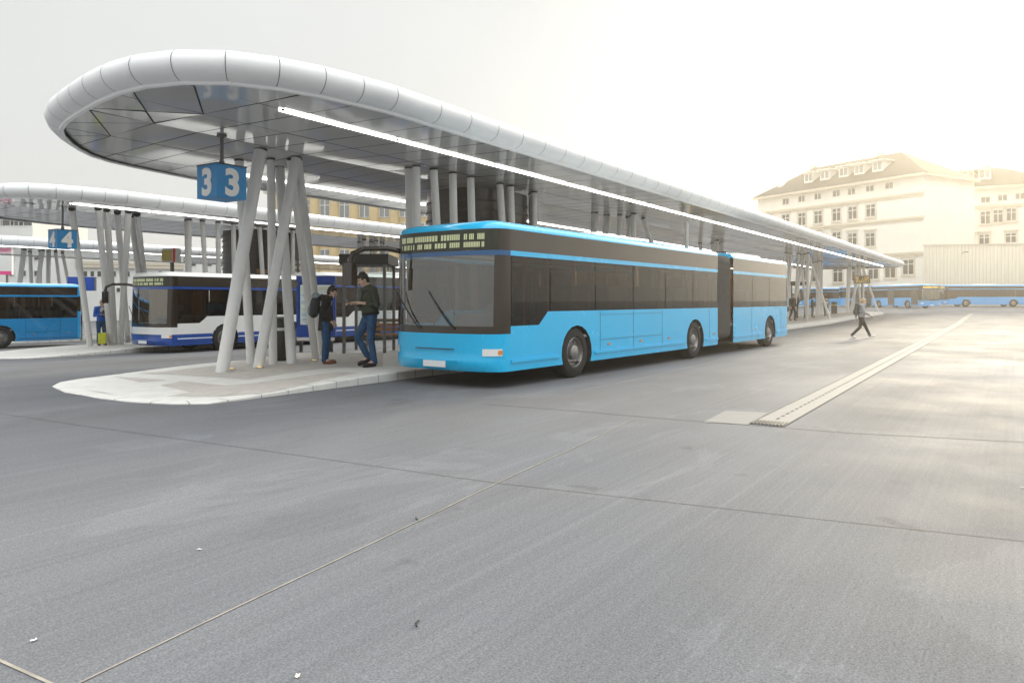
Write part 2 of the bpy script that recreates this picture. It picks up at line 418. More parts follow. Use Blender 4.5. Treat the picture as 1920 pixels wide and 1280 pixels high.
top5 = platform(VC5, U5, 82.0)
def on_top(px, py, u0=U3):
    p = on_ground(px, py, .15)
    for _ in range(10):
        p = on_ground(px, py, ktop(to_uv(p.x, p.y)[0], u0))
    return p
def z17(x, y): return (90 + x*.34896, 640 + y*.34896)
for poly in ([(350,188),(540,200),(632,206),(500,220)],
             [(605,236),(720,213),(960,238),(1090,226),(1560,163),(1670,168),(1540,192),(1200,274),(900,296),(700,296),(640,294),(768,274)],
             [(480,172),(640,160),(890,131),(1000,112),(1100,92),(1360,62),(1800,60),(1800,134),(1480,143),(1080,206),(880,190),(640,176)]):
    b = MB().m("beige_paving"); pts = [on_top(*z17(*p)) for p in poly]
    f = b.face([Vector((*to_uv(p.x, p.y), 0)) for p in pts]); g = [f] + list(f.edges) + list(f.verts)
    for k in range(0, 24):
        g = bmesh.ops.bisect_plane(b.bm, geom=g, plane_co=(U3+.5*k, 0, 0), plane_no=(1, 0, 0))['geom']
    g = bmesh.ops.bisect_plane(b.bm, geom=g, plane_co=(0, -12, 0), plane_no=(0, 1, 0))['geom']
    for v in b.bm.verts: v.co = top3(v.co.x, v.co.y, .004)
    tag(b.build("beige_paving"), kind='structure')
for tp, u0, vc in ((top3, U3, VC3), (top4, U4, VC4)):
    b = MB().m("beige_paving"); us = [u0+9.6+2*i for i in range(29)]
    b.grid([[tp(u, q, .008) for q in ((vc-1.9, -12.0, vc+2.0) if vc > -20 else (vc-1.9, vc+2.0))] for u in us])
    tag(b.build("beige_paving"), kind='structure')

# ------------------------------------------------------------------ canopies
def smooth_poly(pts, n=8):
    out_ = []
    for i in range(len(pts)-1):
        p0, p1, p2, p3 = (Vector(pts[max(i-1, 0)]), Vector(pts[i]), Vector(pts[i+1]), Vector(pts[min(i+2, len(pts)-1)]))
        for k in range(n):
            t = k/n
            out_.append(.5*((2*p1) + (p2-p0)*t + (2*p0-5*p1+4*p2-p3)*t*t + (3*p1-p0-3*p2+p3)*t**3))
    out_.append(Vector(pts[-1])); return out_
def resample(pts, step):
    L = [0]
    for a, c in zip(pts[:-1], pts[1:]): L.append(L[-1]+(c-a).length)
    n = max(1, round(L[-1]/step)); out_ = []; j = 0
    for k in range(n+1):
        s = L[-1]*k/n
        while j < len(L)-2 and L[j+1] < s: j += 1
        out_.append(pts[j].lerp(pts[j+1], (s-L[j])/max(1e-9, L[j+1]-L[j])))
    return out_
STEP = .83
def canopy(vc, u0, u1, zr, label, seed, strips=(-1, 1)):
    rnd = random.Random(seed)
    ux, uy = uv(u0+2, vc); root = thing("platform_canopy", label, "canopy", (ux, uy, 0), 0, "curved metal canopies over the bus platforms")
    O = Vector((ux, uy, 0))
    rel = [(a-5.62, c-VC3) for a, c in NOSE]
    nose = resample(smooth_poly([(2.9, 4.25)] + rel + [(5.6, -4.22)]), .62)
    ol = [Vector((u0+p.x, vc+p.y)) for p in nose]                        # near side -> round the nose -> far side
    ns = int((u1-u0-8.5)/STEP)
    far = [Vector((u0+5.6+STEP*i, vc-4.22)) for i in range(1, ns)]
    e = far[-1].x
    tail = [Vector((e+1.2, vc-3.9)), Vector((e+2.1, vc-3.0)), Vector((e+2.6, vc-1.6)), Vector((e+2.75, vc)), Vector((e+2.6, vc+1.6)), Vector((e+2.1, vc+3.0)), Vector((e+1.2, vc+3.95))]
    near = [Vector((e-STEP*i, vc+4.25)) for i in range(0, int((e-u0-3.6)/STEP)+1)]
    OL = ol + far + tail + near; n = len(OL)
    def W3(p, z): return Vector((*uv(p[0], p[1]), z)) - O
    nrm = []
    for i in range(n):
        t = (OL[(i+1) % n] - OL[i-1]).normalized(); q = Vector((-t.y, t.x))
        c_ = Vector((min(max(OL[i].x, u0+4), u1-6), vc))
        if q.dot(OL[i]-c_) < 0: q = -q
        nrm.append(q)
    prof = [(.06, .010), (.11, .02), (.17, .05), (.225, .10), (.26, .16), (.275, .225), (.265, .29), (.235, .345), (.18, .39), (.09, .42), (-.10, .445), (-.7, .47)]
    b = MB().m("fascia_metal")
    b.grid([[W3(OL[i]+nrm[i]*o_, zr+z) for o_, z in prof] for i in list(range(n))+[0]])
    b.m("seam_dark")
    for i in range(n):                                                   # thin joints between fascia sheets
        t = Vector((-nrm[i].y, nrm[i].x))*.0045
        b.grid([[W3(OL[i]+nrm[i]*(o_+.0025)+t*s, zr+z) for o_, z in prof[:10]] for s in (-1, 1)])
    b.build("fascia", root, smooth=24)
    b = MB().m("lip_white")
    ring = [(-.015, .0), (-.015, -.028), (.05, -.028), (.06, .012)]
    b.grid([[W3(OL[i]+nrm[i]*o_, zr+z) for o_, z in ring] for i in list(range(n))+[0]]); b.build("rim_lip", root)
    b = MB().m("roof_metal"); b.face([W3(OL[i]-nrm[i]*.7, zr+.47) for i in range(n)]); b.build("roof", root)
    # soffit of separate sheets
    def prof_z(v): return zr + .008 + .11*max(0.0, 1-abs(v-vc)/4.2)
    b = MB().m("soffit_metal"); f = b.face([Vector((*(p-q*.016), 0)) for p, q in zip(OL, nrm)]); bm = b.bm
    def cut(co, no):
        bmesh.ops.bisect_plane(bm, geom=bm.verts[:]+bm.edges[:]+bm.faces[:], plane_co=co, plane_no=no)
    for r_ in (-2.88, -1.45, 0, 1.45, 2.88): cut((0, vc+r_, 0), (0, 1, 0))
    k = u0 + 1.55
    while k < u1: cut((k, 0, 0), (1, 0, 0)); k += STEP
    for q in ((u0+1.55, 1.45), (u0+1.55, 0), (u0+1.55, -1.45)):          # triangular sheets at the nose
        for sl in (-.9, .75):
            gg = [x for x in bm.faces if all(v.co.x < u0+1.551 for v in x.verts)]
            gg = gg + list({e_ for x in gg for e_ in x.edges}) + list({v for x in gg for v in x.verts})
            bmesh.ops.bisect_plane(bm, geom=gg, plane_co=(q[0], vc+q[1], 0), plane_no=(1, sl, 0))
    bmesh.ops.split_edges(bm, edges=bm.edges[:])
    bm.faces.ensure_lookup_table()
    big = [x for x in bm.faces if x.calc_area() > .01]; small = [x for x in bm.faces if x.calc_area() <= .01]
    bmesh.ops.delete(bm, geom=small, context='FACES')
    orig = set(big); bmesh.ops.inset_individual(bm, faces=big, thickness=.014, use_even_offset=True)
    b.m("seam_dark"); smi = b.mi
    for x in bm.faces:
        if x not in orig: x.material_index = smi
    for x in orig:
        c_ = x.calc_center_median(); tu, tv = rnd.gauss(0, .0024), rnd.gauss(0, .0024)
        if c_.x < u0+1.55: tu, tv = rnd.gauss(0, .007), rnd.gauss(0, .007)
        for v in x.verts: v.co.z = tu*(v.co.x-c_.x) + tv*(v.co.y-c_.y)
    for v in bm.verts: v.co = W3(v.co, prof_z(v.co.y) + v.co.z)
    b.build("soffit", root)
    for s in strips:
        b = MB().m("lamp_white"); v = vc + s*2.88; z = prof_z(v)
        a, c_ = u0+(1.95 if s > 0 else 4.3), e-.4
        for dv0, dv1, z0, z1 in ((-.042, .042, -.03, -.004),):
            pts = [(a, v+dv0), (c_, v+dv0), (c_, v+dv1), (a, v+dv1)]
            lo = [b.bm.verts.new(W3(p, z+z0)) for p in pts]; hi = [b.bm.verts.new(W3(p, z+z1)) for p in pts]
            b.bm.faces.new(lo)
            for i in range(4): b.bm.faces.new((lo[i], lo[(i+1) % 4], hi[(i+1) % 4], hi[i]))
        ls = b.build("light_strip", root)
        w = a
        while w < min(c_, u0+40):
            MB().m("grey_metal").box(W3((w, v+.07*s), z-.026), (.05, .03, .03), math.pi/2-PHI).build("strip_clip", ls); w += 2.6 if int(w) % 2 else 3.1
    return root, prof_z
can3, pz3 = canopy(VC3, 5.62, 76.5, 4.45, "long curved metal canopy with rounded nose hanging over the number 3 platform", 1)
can4, pz4 = canopy(VC4, 9.5, 80.5, 4.50, "white curved canopy behind over the number 4 platform", 2, (1,))
can5, pz5 = canopy(VC5, 13.2, 83.5, 4.03, "farthest white curved canopy beyond the number 4 sign and left blue bus", 3, (1,))

# leaning columns of the front group, read off as base and top
GR = [((416, 697), (489, 283)), ((484, 689), (556, 298)), ((471, 681), (448, 300)), ((512, 683), (508, 300)),
      ((547, 682), (524, 314)), ((592, 673), (545, 300)), ((604, 665), (559, 300))]
GROUP = []
for bp_, tp_ in GR:
    p = on_top(*bp_); q = at_z(*tp_, 4.52)
    GROUP.append((to_uv(p.x, p.y), to_uv(q.x, q.y)))
def column(root, b_uv, t_uv, zb, zt, r=.12):
    O = root.location
    p = Vector((*uv(*b_uv), zb)) - O; q = Vector((*uv(*t_uv), zt)) - O
    b = MB().m("column_paint"); b.tube([p, q], r, seg=20); c = b.build("column", root, smooth=40)
    d = (q-p).normalized()
    b = MB().m("dark_metal"); b.tube([q-d*.035, q+d*.01], r+.007, seg=20); b.build("column_collar", c, smooth=40)
CR = (.122, .106, .092, .086, .104, .082, .082)
def group(root, top, pz, vc, du, flip=False, keep=range(7)):
    for i in keep:
        (bu, bv), (tu, tv) = GROUP[i]
        if flip: bv, tv = 2*VC3-bv, 2*VC3-tv
        kk = 1.0 if du == 0 else .62
        b_ = (bu+du, bv-VC3+vc); t_ = (bu+(tu-bu)*kk+du, bv+(tv-bv)*kk-VC3+vc)
        column(root, b_, t_, top(*b_).z-.02, pz(t_[1])-.005, CR[i])
def pole_ring(root, top, pz, vc, us, du):
    for i, (u, dv, lean) in enumerate(us):
        b_ = (u+du, vc+dv); t_ = (u+du+lean, vc+dv*.9)
        column(root, b_, t_, top(*b_).z-.02, pz(t_[1])-.005, .092)
RING = [(12.55, 1.35, .1), (12.75, 1.0, .0), (13.35, 1.45, -.2), (13.75, 1.5, .05), (14.5, 1.5, .0), (16.0, 1.5, -.25), (16.25, 1.5, .0), (17.45, 1.4, .1), (17.8, 1.1, .05)]
for k, du in enumerate((0, 13.9, 28.2, 40.5, 52.5, 62.0)): group(can3, top3, pz3, VC3, du, flip=(k % 2 == 1))
pole_ring(can3, top3, pz3, VC3, RING, 0)
GR4 = [((169, 648), (135, 392)), ((208, 646), (184, 389)), ((216, 645), (200, 392)), ((240, 641), (220, 398)), ((226, 645), (241, 395)), ((276, 637), (246, 404)), ((284, 635), (257, 401))]
for bp_, tp_ in GR4:
    p = on_top(*bp_, U4); q = at_z(*tp_, 4.575)
    b_, t_ = to_uv(p.x, p.y), to_uv(q.x, q.y); column(can4, b_, t_, top4(*b_).z-.02, pz4(t_[1])-.005, .105)
for k, du in enumerate((18.0, 32.0, 45.0, 58.0)): group(can4, top4, pz4, VC4, du, flip=(k % 2 == 1))
pole_ring(can4, top4, pz4, VC4, RING, 3.9)
for k, du in enumerate((8.4, 22.0, 36.0)): group(can5, top5, pz5, VC5, du, flip=(k % 2 == 1))

def kiosk(u0, u1, vc, top, zt, label):
    c = uv((u0+u1)/2, vc); zb = top((u0+u1)/2, vc).z
    t = thing("service_kiosk", label, "kiosk", (*c, zb), math.pi/2-PHI, "dark kiosks under the canopies")
    L, Wd, H = u1-u0, 2.3, zt-zb-.02; r = .9
    pts = []
    for sx, sy, a0 in ((1, 1, 0), (-1, 1, 90), (-1, -1, 180), (1, -1, 270)):
        for k in range(6):
            a = R(a0+18*k); pts.append((sx*(L/2-r)+r*math.cos(a), sy*(Wd/2-r)+r*math.sin(a)))
    b = MB().m("dark_cladding"); b.prism(pts, 0, H); b.build("wall", t, smooth=30)
    b = MB().m("dark_metal"); z = .35
    while z < H-.1:
        rows = [[(p[0]*(1+s), p[1]*(1+s*1.6), z+dz) for p in pts] for s, dz in ((.002, 0), (.02, .0), (.02, .05), (.002, .05))]
        b.grid([[Vector(p) for p in r_] for r_ in rows], close=True); z += .24
    tag(b.build("louvre_slats", t))
    b = MB().m("bench_wood")
    for x, z in ((-L*.22, 2.9), (L*.06, 3.15), (L*.28, 2.75)): b.box((x, -Wd/2-.035, z), (.9, .05, .16))
    b.build("name_plate", t)
    b = MB().m("grey_metal").box((L*.2, -Wd/2-.045, 1.05), (.95, .05, 2.1)); d = b.build("door", t)
    MB().m("lip_white").box((L*.2-.38, -Wd/2-.09, 1.05), (.12, .05, .03)).build("handle", d)
kiosk(15.2, 18.0, VC3, top3, 4.45, "dark rounded kiosk with horizontal slats among columns behind the blue bendy bus")
kiosk(19.2, 22.4, VC4, top4, 4.48, "dark rounded kiosk with slats behind the white and navy bus")

# ------------------------------------------------------------------ platform number boxes
def numeral(ch, size, parent, M, m="sign_white"):
    c = bpy.data.curves.new("numeral", 'FONT'); c.body = ch; c.size = size; c.align_x = 'CENTER'; c.align_y = 'CENTER'; c.extrude = .004; c.offset = .042*size
    tmp = bpy.data.objects.new("tmp", c); COL.objects.link(tmp); dg = bpy.context.evaluated_depsgraph_get()
    me = bpy.data.meshes.new_from_object(tmp.evaluated_get(dg)); bpy.data.objects.remove(tmp)
    me.materials.clear(); me.materials.append(MATS[m]); me.name = "numeral"
    xs = [v.co.x for v in me.vertices]; ys = [v.co.y for v in me.vertices]
    me.transform(Matrix.Translation((-(min(xs)+max(xs))/2, -(min(ys)+max(ys))/2, 0)))
    o = bpy.data.objects.new("numeral", me); COL.objects.link(o); o.parent = parent; o.matrix_local = M; return o
def number_box(ch, cpx, ztop, zsof, d, label, w=.62, h=.60):
    k = (cpx-CX)/F; cx, cy_ = k*d, d
    cu, cv = to_uv(cx, cy_); cu += w/2; cv -= w/2
    t = thing("platform_sign", label, "sign", (*uv(cu, cv), ztop-h), math.pi/2-PHI, "blue number boxes hanging from the canopies")
    MB().m("sign_blue").box((0, 0, h/2), (w, w, h)).build("sign_box", t, bevel=.006)
    MB().m("dark_metal").box((0, 0, h+.012), (w+.012, w+.012, .022)).build("sign_cap", t)
    for a in range(4):
        M = Matrix.Rotation(R(90*a), 4, 'Z') @ Matrix.Translation((0, -w/2-.004, h*.485)) @ Matrix.Rotation(R(90), 4, 'X')
        numeral(ch, h*1.10, t, M)
    b = MB().m("grey_metal"); b.tube([(0, 0, h+.02), (0, 0, zsof-ztop+h)], .032, 12); b.tube([(0, 0, h+.02), (0, 0, h+.12)], .05, 12); b.tube([(0, 0, zsof-ztop+h-.03), (0, 0, zsof-ztop+h)], .09, 14)
    b.build("hanging_rod", t, smooth=40)
d3 = 13.35
number_box("3", 407, EYE+(HY-306)/F*d3, pz3(-12.0), d3, "blue box sign with white number 3 hanging before the leaning columns")
d4 = 23.9
number_box("4", 107, EYE+(HY-430)/F*d4, pz4(-26.9), d4, "smaller blue box sign with white number 4 hanging above the blue bus at left")

# ================================================================== BUSES
W2 = 1.25
def cap_plan(D, n, N=17):
    """plan curve of a rounded bus end: from left side (+y) to right side (-y); x<=0 is back from the nose"""
    P = []
    for i in range(N):
        a = R(90 - 180*i/(N-1)); c, s = math.cos(a), math.sin(a)
        P.append((-D + D*abs(c)**(2/n), W2*math.copysign(abs(s)**(2/n), s), a))
    return P
def bus_wheel(parent, x, side, r=.49):
    M = Matrix.Translation((x, side*(W2-.03), r)) @ Matrix.Rotation(R(-90*side), 4, 'X')
    t = MB().m("rubber"); t.lathe([(r*.60, -.02), (r*.66, .0), (r*.90, -.005), (r*.97, -.03), (r, -.07), (r, -.24), (r*.95, -.28), (r*.5, -.28)], M)
    w = t.build("wheel", parent, smooth=35)
    m = MB().m("rim_metal"); m.lathe([(r*.62, -.03), (r*.58, -.015), (r*.52, -.10), (r*.30, -.12), (r*.28, -.03), (r*.22, -.01), (0.001, -.005)], M)
    for k in range(10):
        a = 2*math.pi*k/10; p = M @ Vector((r*.41*math.cos(a), r*.41*math.sin(a), -.10)); q = M @ Vector((r*.41*math.cos(a), r*.41*math.sin(a), -.07))
        m.tube([p, q], .018, 6)
    m.build("rim", w, smooth=35)
def make_bus(name, label, loc, heading, lower, upper, skirt=None, stripe=None, L=12.0, artic=False, k=1.0, seats=True, doors=True, mirror=True, led="led_green", wheels=None, roofm=None, group="blue city buses"):
    rz = math.atan2(heading[1], heading[0])
    t = thing(name, label, "bus", loc, rz, group); t.scale = (k, k, k)
    roofm = roofm or upper
    Dn, Dr = .55, .28
    fp, rp = cap_plan(Dn, 2.7, 25), cap_plan(Dr, 4.0, 11)
    rp = [(-L - x, y, a) for x, y, a in rp]                               # rear end, mirrored
    zb, zs, zt, zu, BELT, GT = .29, .93, 1.06, 2.72, 1.30, 2.27
    JOINT = (-10.1, -11.3)
    SK = .68
    secs = [(-Dn, JOINT[0]), (JOINT[1], -L+Dr)] if artic else [(-Dn, -L+Dr)]
    if wheels is None: wheels = [-2.72, -8.55, -14.7] if artic else [-2.72, -8.55]
    # ---- painted shell: lower sides with wheel arches, strips, ends
    b = MB()
    def arc_bottom(x0, x1):
        pts = [(x0, zb)]
        for w in wheels:
            if x1 < w-.6 and w+.6 < x0:
                for i in range(13):
                    a = -.42 + (math.pi+.84)*i/12; pts.append((w+.56*math.cos(a), .49+.53*math.sin(a)))
        pts.append((x1, zb)); return [(x, max(z, zb)) for x, z in pts]
    for si, (x0, x1) in enumerate(secs):
        for s in (1, -1):
            bot = arc_bottom(x0, x1)
            topl = [(x1, BELT)] + ([(x0-1.15, BELT), (x0-.85, zt), (x0, zt)] if si == 0 else [(x0, BELT)])
            b.m(lower); b.face([(x, s*W2, z) for x, z in bot + topl])
            if skirt:                                                     # coloured skirt just proud of the side
                b.m(skirt); yy = s*(W2+.004); seg = [q for q in bot if q[1] < SK-.02]
                runs, cur = [], []
                for i, q in enumerate(bot):
                    if q[1] <= SK-.01: cur.append(q)
                    elif cur: runs.append(cur); cur = []
                if cur: runs.append(cur)
                for rr in runs:
                    xa, xb = rr[0][0], rr[-1][0]
                    if xa - xb > .2: b.face([(x, yy, z) for x, z in rr] + [(xb, yy, SK), (xa, yy, SK)])
                if stripe:
                    b.m(stripe)
                    for rr in runs:
                        xa, xb = rr[0][0], rr[-1][0]
                        if xa-xb > .5: b.face([(xa, yy+s*.003, .51), (xb, yy+s*.003, .51), (xb, yy+s*.003, .545), (xa, yy+s*.003, .545)])
            # rubbing rail and panel joints
            b.m(skirt or lower)
            xs = [x0] + [q for w in sorted(wheels, reverse=True) if x1 < w < x0 for q in (w+.66, w-.66)] + [x1]
            for xa, xb in zip(xs[0::2], xs[1::2]):
                if xa-xb > .3: b.box(((xa+xb)/2, s*(W2+.006), .455), (xa-xb, .03, .055))
            b.m("seam_dark"); q = x0-1.6
            while q > x1+.3:
                if all(abs(q-w) > .7 for w in wheels):
                    b.box((q, s*W2, .84), (.008, .006, .86))
                    if all(abs(q-.735-w) > 1.3 for w in wheels) and q-1.47 > x1: b.box((q-.735, s*W2, .70), (1.46, .006, .007)); b.box((q-.735, s*W2, 1.21), (1.46, .006, .006))
                    b.m("amber_lens").box((q-.35, s*(W2+.004), .60), (.09, .02, .035)); b.m("seam_dark")
                q -= 1.47
            b.m(upper); b.face([(x0, s*W2, GT), (x1, s*W2, GT), (x1, s*W2, GT+.085), (x0, s*W2, GT+.085)])
            b.m("bus_black"); b.face([(x0, s*W2, GT+.085), (x1, s*W2, GT+.085), (x1, s*W2, zu), (x0, s*W2, zu)])
            # window posts (black, between the panes)
            b.m("bus_black"); b.face([(x0, s*(W2-.02), BELT-.001 if si else zt), (x0-.06, s*(W2-.02), BELT-.001 if si else zt), (x0-.06, s*(W2-.02), GT), (x0, s*(W2-.02), GT)])
        # closing walls at the joint
        b.m(upper)
    def setb(z): return -.055*max(0.0, z-1.0)
    def frow(z, ins=0.0, grow=0.0, lat=1.0):
        return [Vector((x + setb(z)*math.cos(a) - ins*math.cos(a) + grow*math.cos(a), y - lat*math.copysign(ins, y)*abs(math.sin(a)) + grow*math.sin(a), z)) for x, y, a in fp]
    b.m(skirt or lower); b.grid([frow(z, i_, 0, 0) for z, i_ in ((zb, .06), (zb+.06, .015), (.47, -.012), (.50, 0), (.62, 0), (SK, 0))])
    b.m(lower); b.grid([frow(z) for z in (SK, .72, .86, zs)])
    b.m("bus_black"); b.grid([frow(z) for z in (zs, zt)])
    edge = lambda i, j: 4 <= j <= 19
    b.grid([frow(z) for z in (zt, 1.5, 2.0, GT)], skip=edge)
    b.m("bus_blue_dark" if lower != "bus_white" else upper); b.grid([frow(z) for z in (GT, GT+.085)])
    b.m("bus_black"); b.grid([frow(z) for z in (GT+.085, zu)], skip=lambda i, j: 3 <= j <= 20)
    rr = lambda z, ins=0.0: [Vector((x + ins*math.cos(a), y - math.copysign(ins, y)*abs(math.sin(a)), z)) for x, y, a in rp]
    b.m(skirt or lower); b.grid([rr(zb, .05), rr(zb+.06), rr(SK)])
    b.m(lower); b.grid([rr(z) for z in (SK, 1.0, 1.45)])
    b.m(upper); b.grid([rr(z) for z in (1.45, 1.6)]); b.m("bus_black"); b.grid([rr(z) for z in (1.6, 2.3)]); b.m(upper); b.grid([rr(z) for z in (2.3, zu)])
    b.m("dark_metal"); b.face([Vector((p.x, p.y, zb+.01)) for p in frow(zb, .06)] + [Vector((p.x, p.y, zb+.01)) for p in rr(zb, .05)][::-1])
    b.build("body", t, smooth=32)
    # ---- roof
    b = MB().m(roofm)
    lv = [(zu, 0), (2.765, .012), (2.805, .045), (2.845, .12), (2.872, .25), (2.89, .5)]
    def ring(z, ins, x0, x1, front, rear):
        P = frow(z, ins) if front else [Vector((x0, W2-ins, z)), Vector((x0, -W2+ins, z))]
        Q = rr(z, ins) if rear else [Vector((x1, W2-ins, z)), Vector((x1, -W2+ins, z))]
        return P + Q[::-1]
    for si, (x0, x1) in enumerate(secs):
        vv = b.grid([ring(z, i_, x0, x1, si == 0, si == len(secs)-1) for z, i_ in lv], close=True)
        f_ = b.bm.faces.new(vv[-1]); b.m('wall_white'); f_.material_index = b.mi; vs_ = set(vv[-1]) | set(vv[-2])
        for v in vv[-1]:
            for q in v.link_faces:
                if all(w in vs_ for w in q.verts): q.material_index = b.mi
        b.m(roofm)
    b.build("roof", t, smooth=40)
    if L > 9:
        for xc in ([-5.5, -14.5] if artic else [-5.2]): MB().m("wall_white").box((xc, 0, 2.935), (2.2, 1.3, .13)).build("roof_unit", t, bevel=.05)
    # ---- glass
    b = MB().m("windscreen_glass"); b.grid([frow(z, 0.0, .004)[4:21] for z in (zt, 1.35, 1.7, 2.0, GT)]); b.build("windscreen", t, smooth=40)
    b = MB().m("led_dark"); b.grid([frow(z, 0.0, .004)[3:22] for z in (GT+.085, zu)]); b.m(led); rnd = random.Random(len(label))
    for (z0, z1) in ((2.41, 2.50), (2.54, 2.64)):                     # rows of lit dots
        A, B = frow(z0, 0, .010)[6:19], frow(z1, 0, .010)[6:19]
        for i in range(len(A)-1):
            for q in range(4):
                if rnd.random() < .26: continue
                f0, f1 = (q+.12)/4, (q+.88)/4
                b.face([A[i].lerp(A[i+1], f0), A[i].lerp(A[i+1], f1), B[i].lerp(B[i+1], f1), B[i].lerp(B[i+1], f0)])
    b.build("destination_display", t, smooth=40)
    for si, (x0, x1) in enumerate(secs):
        for s in (1, -1):
            q = x0-.03; first = si == 0
            while q > x1+.25:
                q2 = max(q-(1.62 if not first else 1.18), x1+.03)
                if q2 - x1 < .5: q2 = x1+.03
                b = MB().m("bus_tint_glass"); y = s*(W2-.006)
                if first:
                    zz = [(q, zt), (x0-.85, zt), (x0-1.15, BELT), (q2, BELT), (q2, GT), (q, GT)]
                    b.face([(x, y, z) for x, z in zz])
                else: b.face([(q, y, BELT), (q2, y, BELT), (q2, y, GT), (q, y, GT)])
                b.build("window", t); first = False
                q = q2-.035
    # interior: floor, ceiling, seats, dashboard
    b = MB().m("interior_grey")
    for (x0, x1) in secs: b.box(((x0+x1)/2, 0, .80), (x0-x1-.05, 2*W2-.12, .05))
    b.m("dark_metal"); 
    for (x0, x1) in secs: b.box(((x0+x1)/2, 0, .53), (x0-x1-.1, 1.5, .46))
    b.box((-Dn+.02, 0, .90), (.55, 2.1, .16)); b.box((-Dn-.02, .55, 1.12), (.28, .85, .30))
    b.build("chassis", t)
    b = MB().m("poster_white" if False else "window_frame")
    for (x0, x1) in secs: b.box(((x0+x1)/2, 0, 2.52), (x0-x1-.1, 2.1, .04))
    b.build("ceiling_lining", t)
    if seats:
        for (x0, x1) in secs:
            for y in (.62, -.62): MB().m("cabin_light").box(((x0+x1)/2, y, 2.49), (x0-x1-.8, .07, .02)).build("cabin_lamp", t)
    if seats:
        b = MB().m("seat_fabric"); b.box((0, 0, 1.12), (.42, .44, .09)); b.box((-.20, 0, 1.45), (.09, .44, .74)); b.m("dark_metal").box((0, 0, .95), (.1, .3, .3))
        s0 = b.build("seat", t, bevel=.03); n_ = 0
        for (x0, x1) in secs:
            q = x0-2.6
            while q > x1+.4:
                for y in (.93, .47, -.47, -.93):
                    if doors and y < 0 and (abs(q+6.0) < 1.2): continue
                    o = s0 if n_ == 0 else s0.copy()
                    if n_: COL.objects.link(o); o.parent = t
                    o.location = (q, y, 0); n_ += 1
                q -= .82
        MB().m("dark_metal").tube([(-1.02, .55, 1.32), (-1.0, .55, 1.34)], .24, 20).build("steering_wheel", t)
        for i in range(8 if artic else 4):
            x = -2.2-1.9*i
            if artic and -11.6 < x < -9.9 or x < -L+.5: continue
            for y in (-.35, .35): MB().m("amber_lens").tube([(x, y, .82), (x, y, 2.5)], .017, 8).build("grab_pole", t)
    if artic:
        b = MB().m("bellows_grey"); rows = []; x = JOINT[0]; i = 0; N = 18
        for i in range(N+1):
            x = JOINT[0] + (JOINT[1]-JOINT[0])*i/N; o_ = .0 if i % 2 else .10; y = 1.19-o_; zt_ = 2.78-o_; z0 = .42+o_; r = .16
            ringp = []
            for cx_, cz, a0 in ((y-r, zt_-r, 0), (-y+r, zt_-r, 90), (-y+r, z0+r, 180), (y-r, z0+r, 270)):
                for q in range(4): a = R(a0+30*q); ringp.append(Vector((x, cx_+r*math.cos(a), cz+r*math.sin(a))))
            rows.append(ringp)
        b.grid(rows, close=True); b.build("bellows", t)
    for w in wheels:
        for s in (1, -1): bus_wheel(t, w, s)
    for w in wheels:
        for s in (1, -1):
            b = MB().m("rubber"); rows = []
            for i in range(13):
                a = -.42 + (math.pi+.84)*i/12; x, z = w+.56*math.cos(a), max(zb, .49+.53*math.sin(a)); rows.append([Vector((x, s*(W2-.001), z)), Vector((x, s*(W2-.55), z))])
            b.grid(rows); b.build("wheel_arch", t, smooth=50)
    # ---- lamps, plate, wipers
    def patch(i0, i1, z0, z1, g, m, nm, par=t):
        bb = MB().m(m); bb.grid([frow(z, 0, g)[i0:i1] for z in (z0, (z0+z1)/2, z1)]); return bb.build(nm, par, smooth=50)
    for a_, c_ in ((2, 7), (18, 23)):
        h = patch(a_, c_, .56, .68, .012, "lamp_glass", "headlight")
        patch(21 if a_ > 8 else 2, 23 if a_ > 8 else 4, .585, .655, .017, "amber_lens", "turn_signal", h)
    b = MB().m("bus_black"); b.box((.012, 0, .665), (.02, .9, .012)); b.build("panel_line", t)
    MB().m("bus_stripe_white").box((.012, 0, .40), (.012, .52, .11)).build("licence_plate", t)
    for y in (.45, -.35):
        b = MB().m("rubber"); b.tube([(.03, y, 1.0), (-.005, y-.35, 1.35), (-.035, y-.62, 1.66)], .014, 6); b.build("wiper", t)
    for s in (1, -1):
        b = MB().m("red_lens"); b.box((-L-.0, s*.98, 1.15), (.03, .2, .5)); b.build("tail_light", t)
    if mirror:
        b = MB().m("bus_black")
        b.tube([(-.35, -1.05, 2.40), (-.02, -1.20, 2.46), (.30, -1.46, 2.45), (.43, -1.64, 2.36), (.45, -1.68, 2.20)], [.05, .05, .048, .05, .06], 10)
        b.box((.45, -1.68, 1.98), (.13, .22, .42)); m_ = b.build("mirror", t, smooth=45)
        MB().m("window_grey").box((.383, -1.68, 1.98), (.006, .19, .38)).build("mirror_glass", m_)
    if doors:
        for xc in ([-1.35, -5.9, -13.2] if artic else [-1.35, -5.9]):
            if xc < -L+1: continue
            b = MB().m("bus_black"); y = -W2-.008
            for z0, z1, x0, x1 in ((.34, 2.30, xc-.62, xc-.56), (.34, 2.30, xc+.56, xc+.62), (.34, 2.30, xc-.03, xc+.03), (.34, .42, xc-.56, xc+.56), (2.22, 2.30, xc-.56, xc+.56)):
                b.box(((x0+x1)/2, y, (z0+z1)/2), (abs(x1-x0), .03, z1-z0))
            d = b.build("door", t)
            b = MB().m("window_dark")
            for a_ in (-.295, .295): b.box((xc+a_, -W2-.008, 1.32), (.52, .012, 1.78))
            b.build("door_glass", d)
    return t

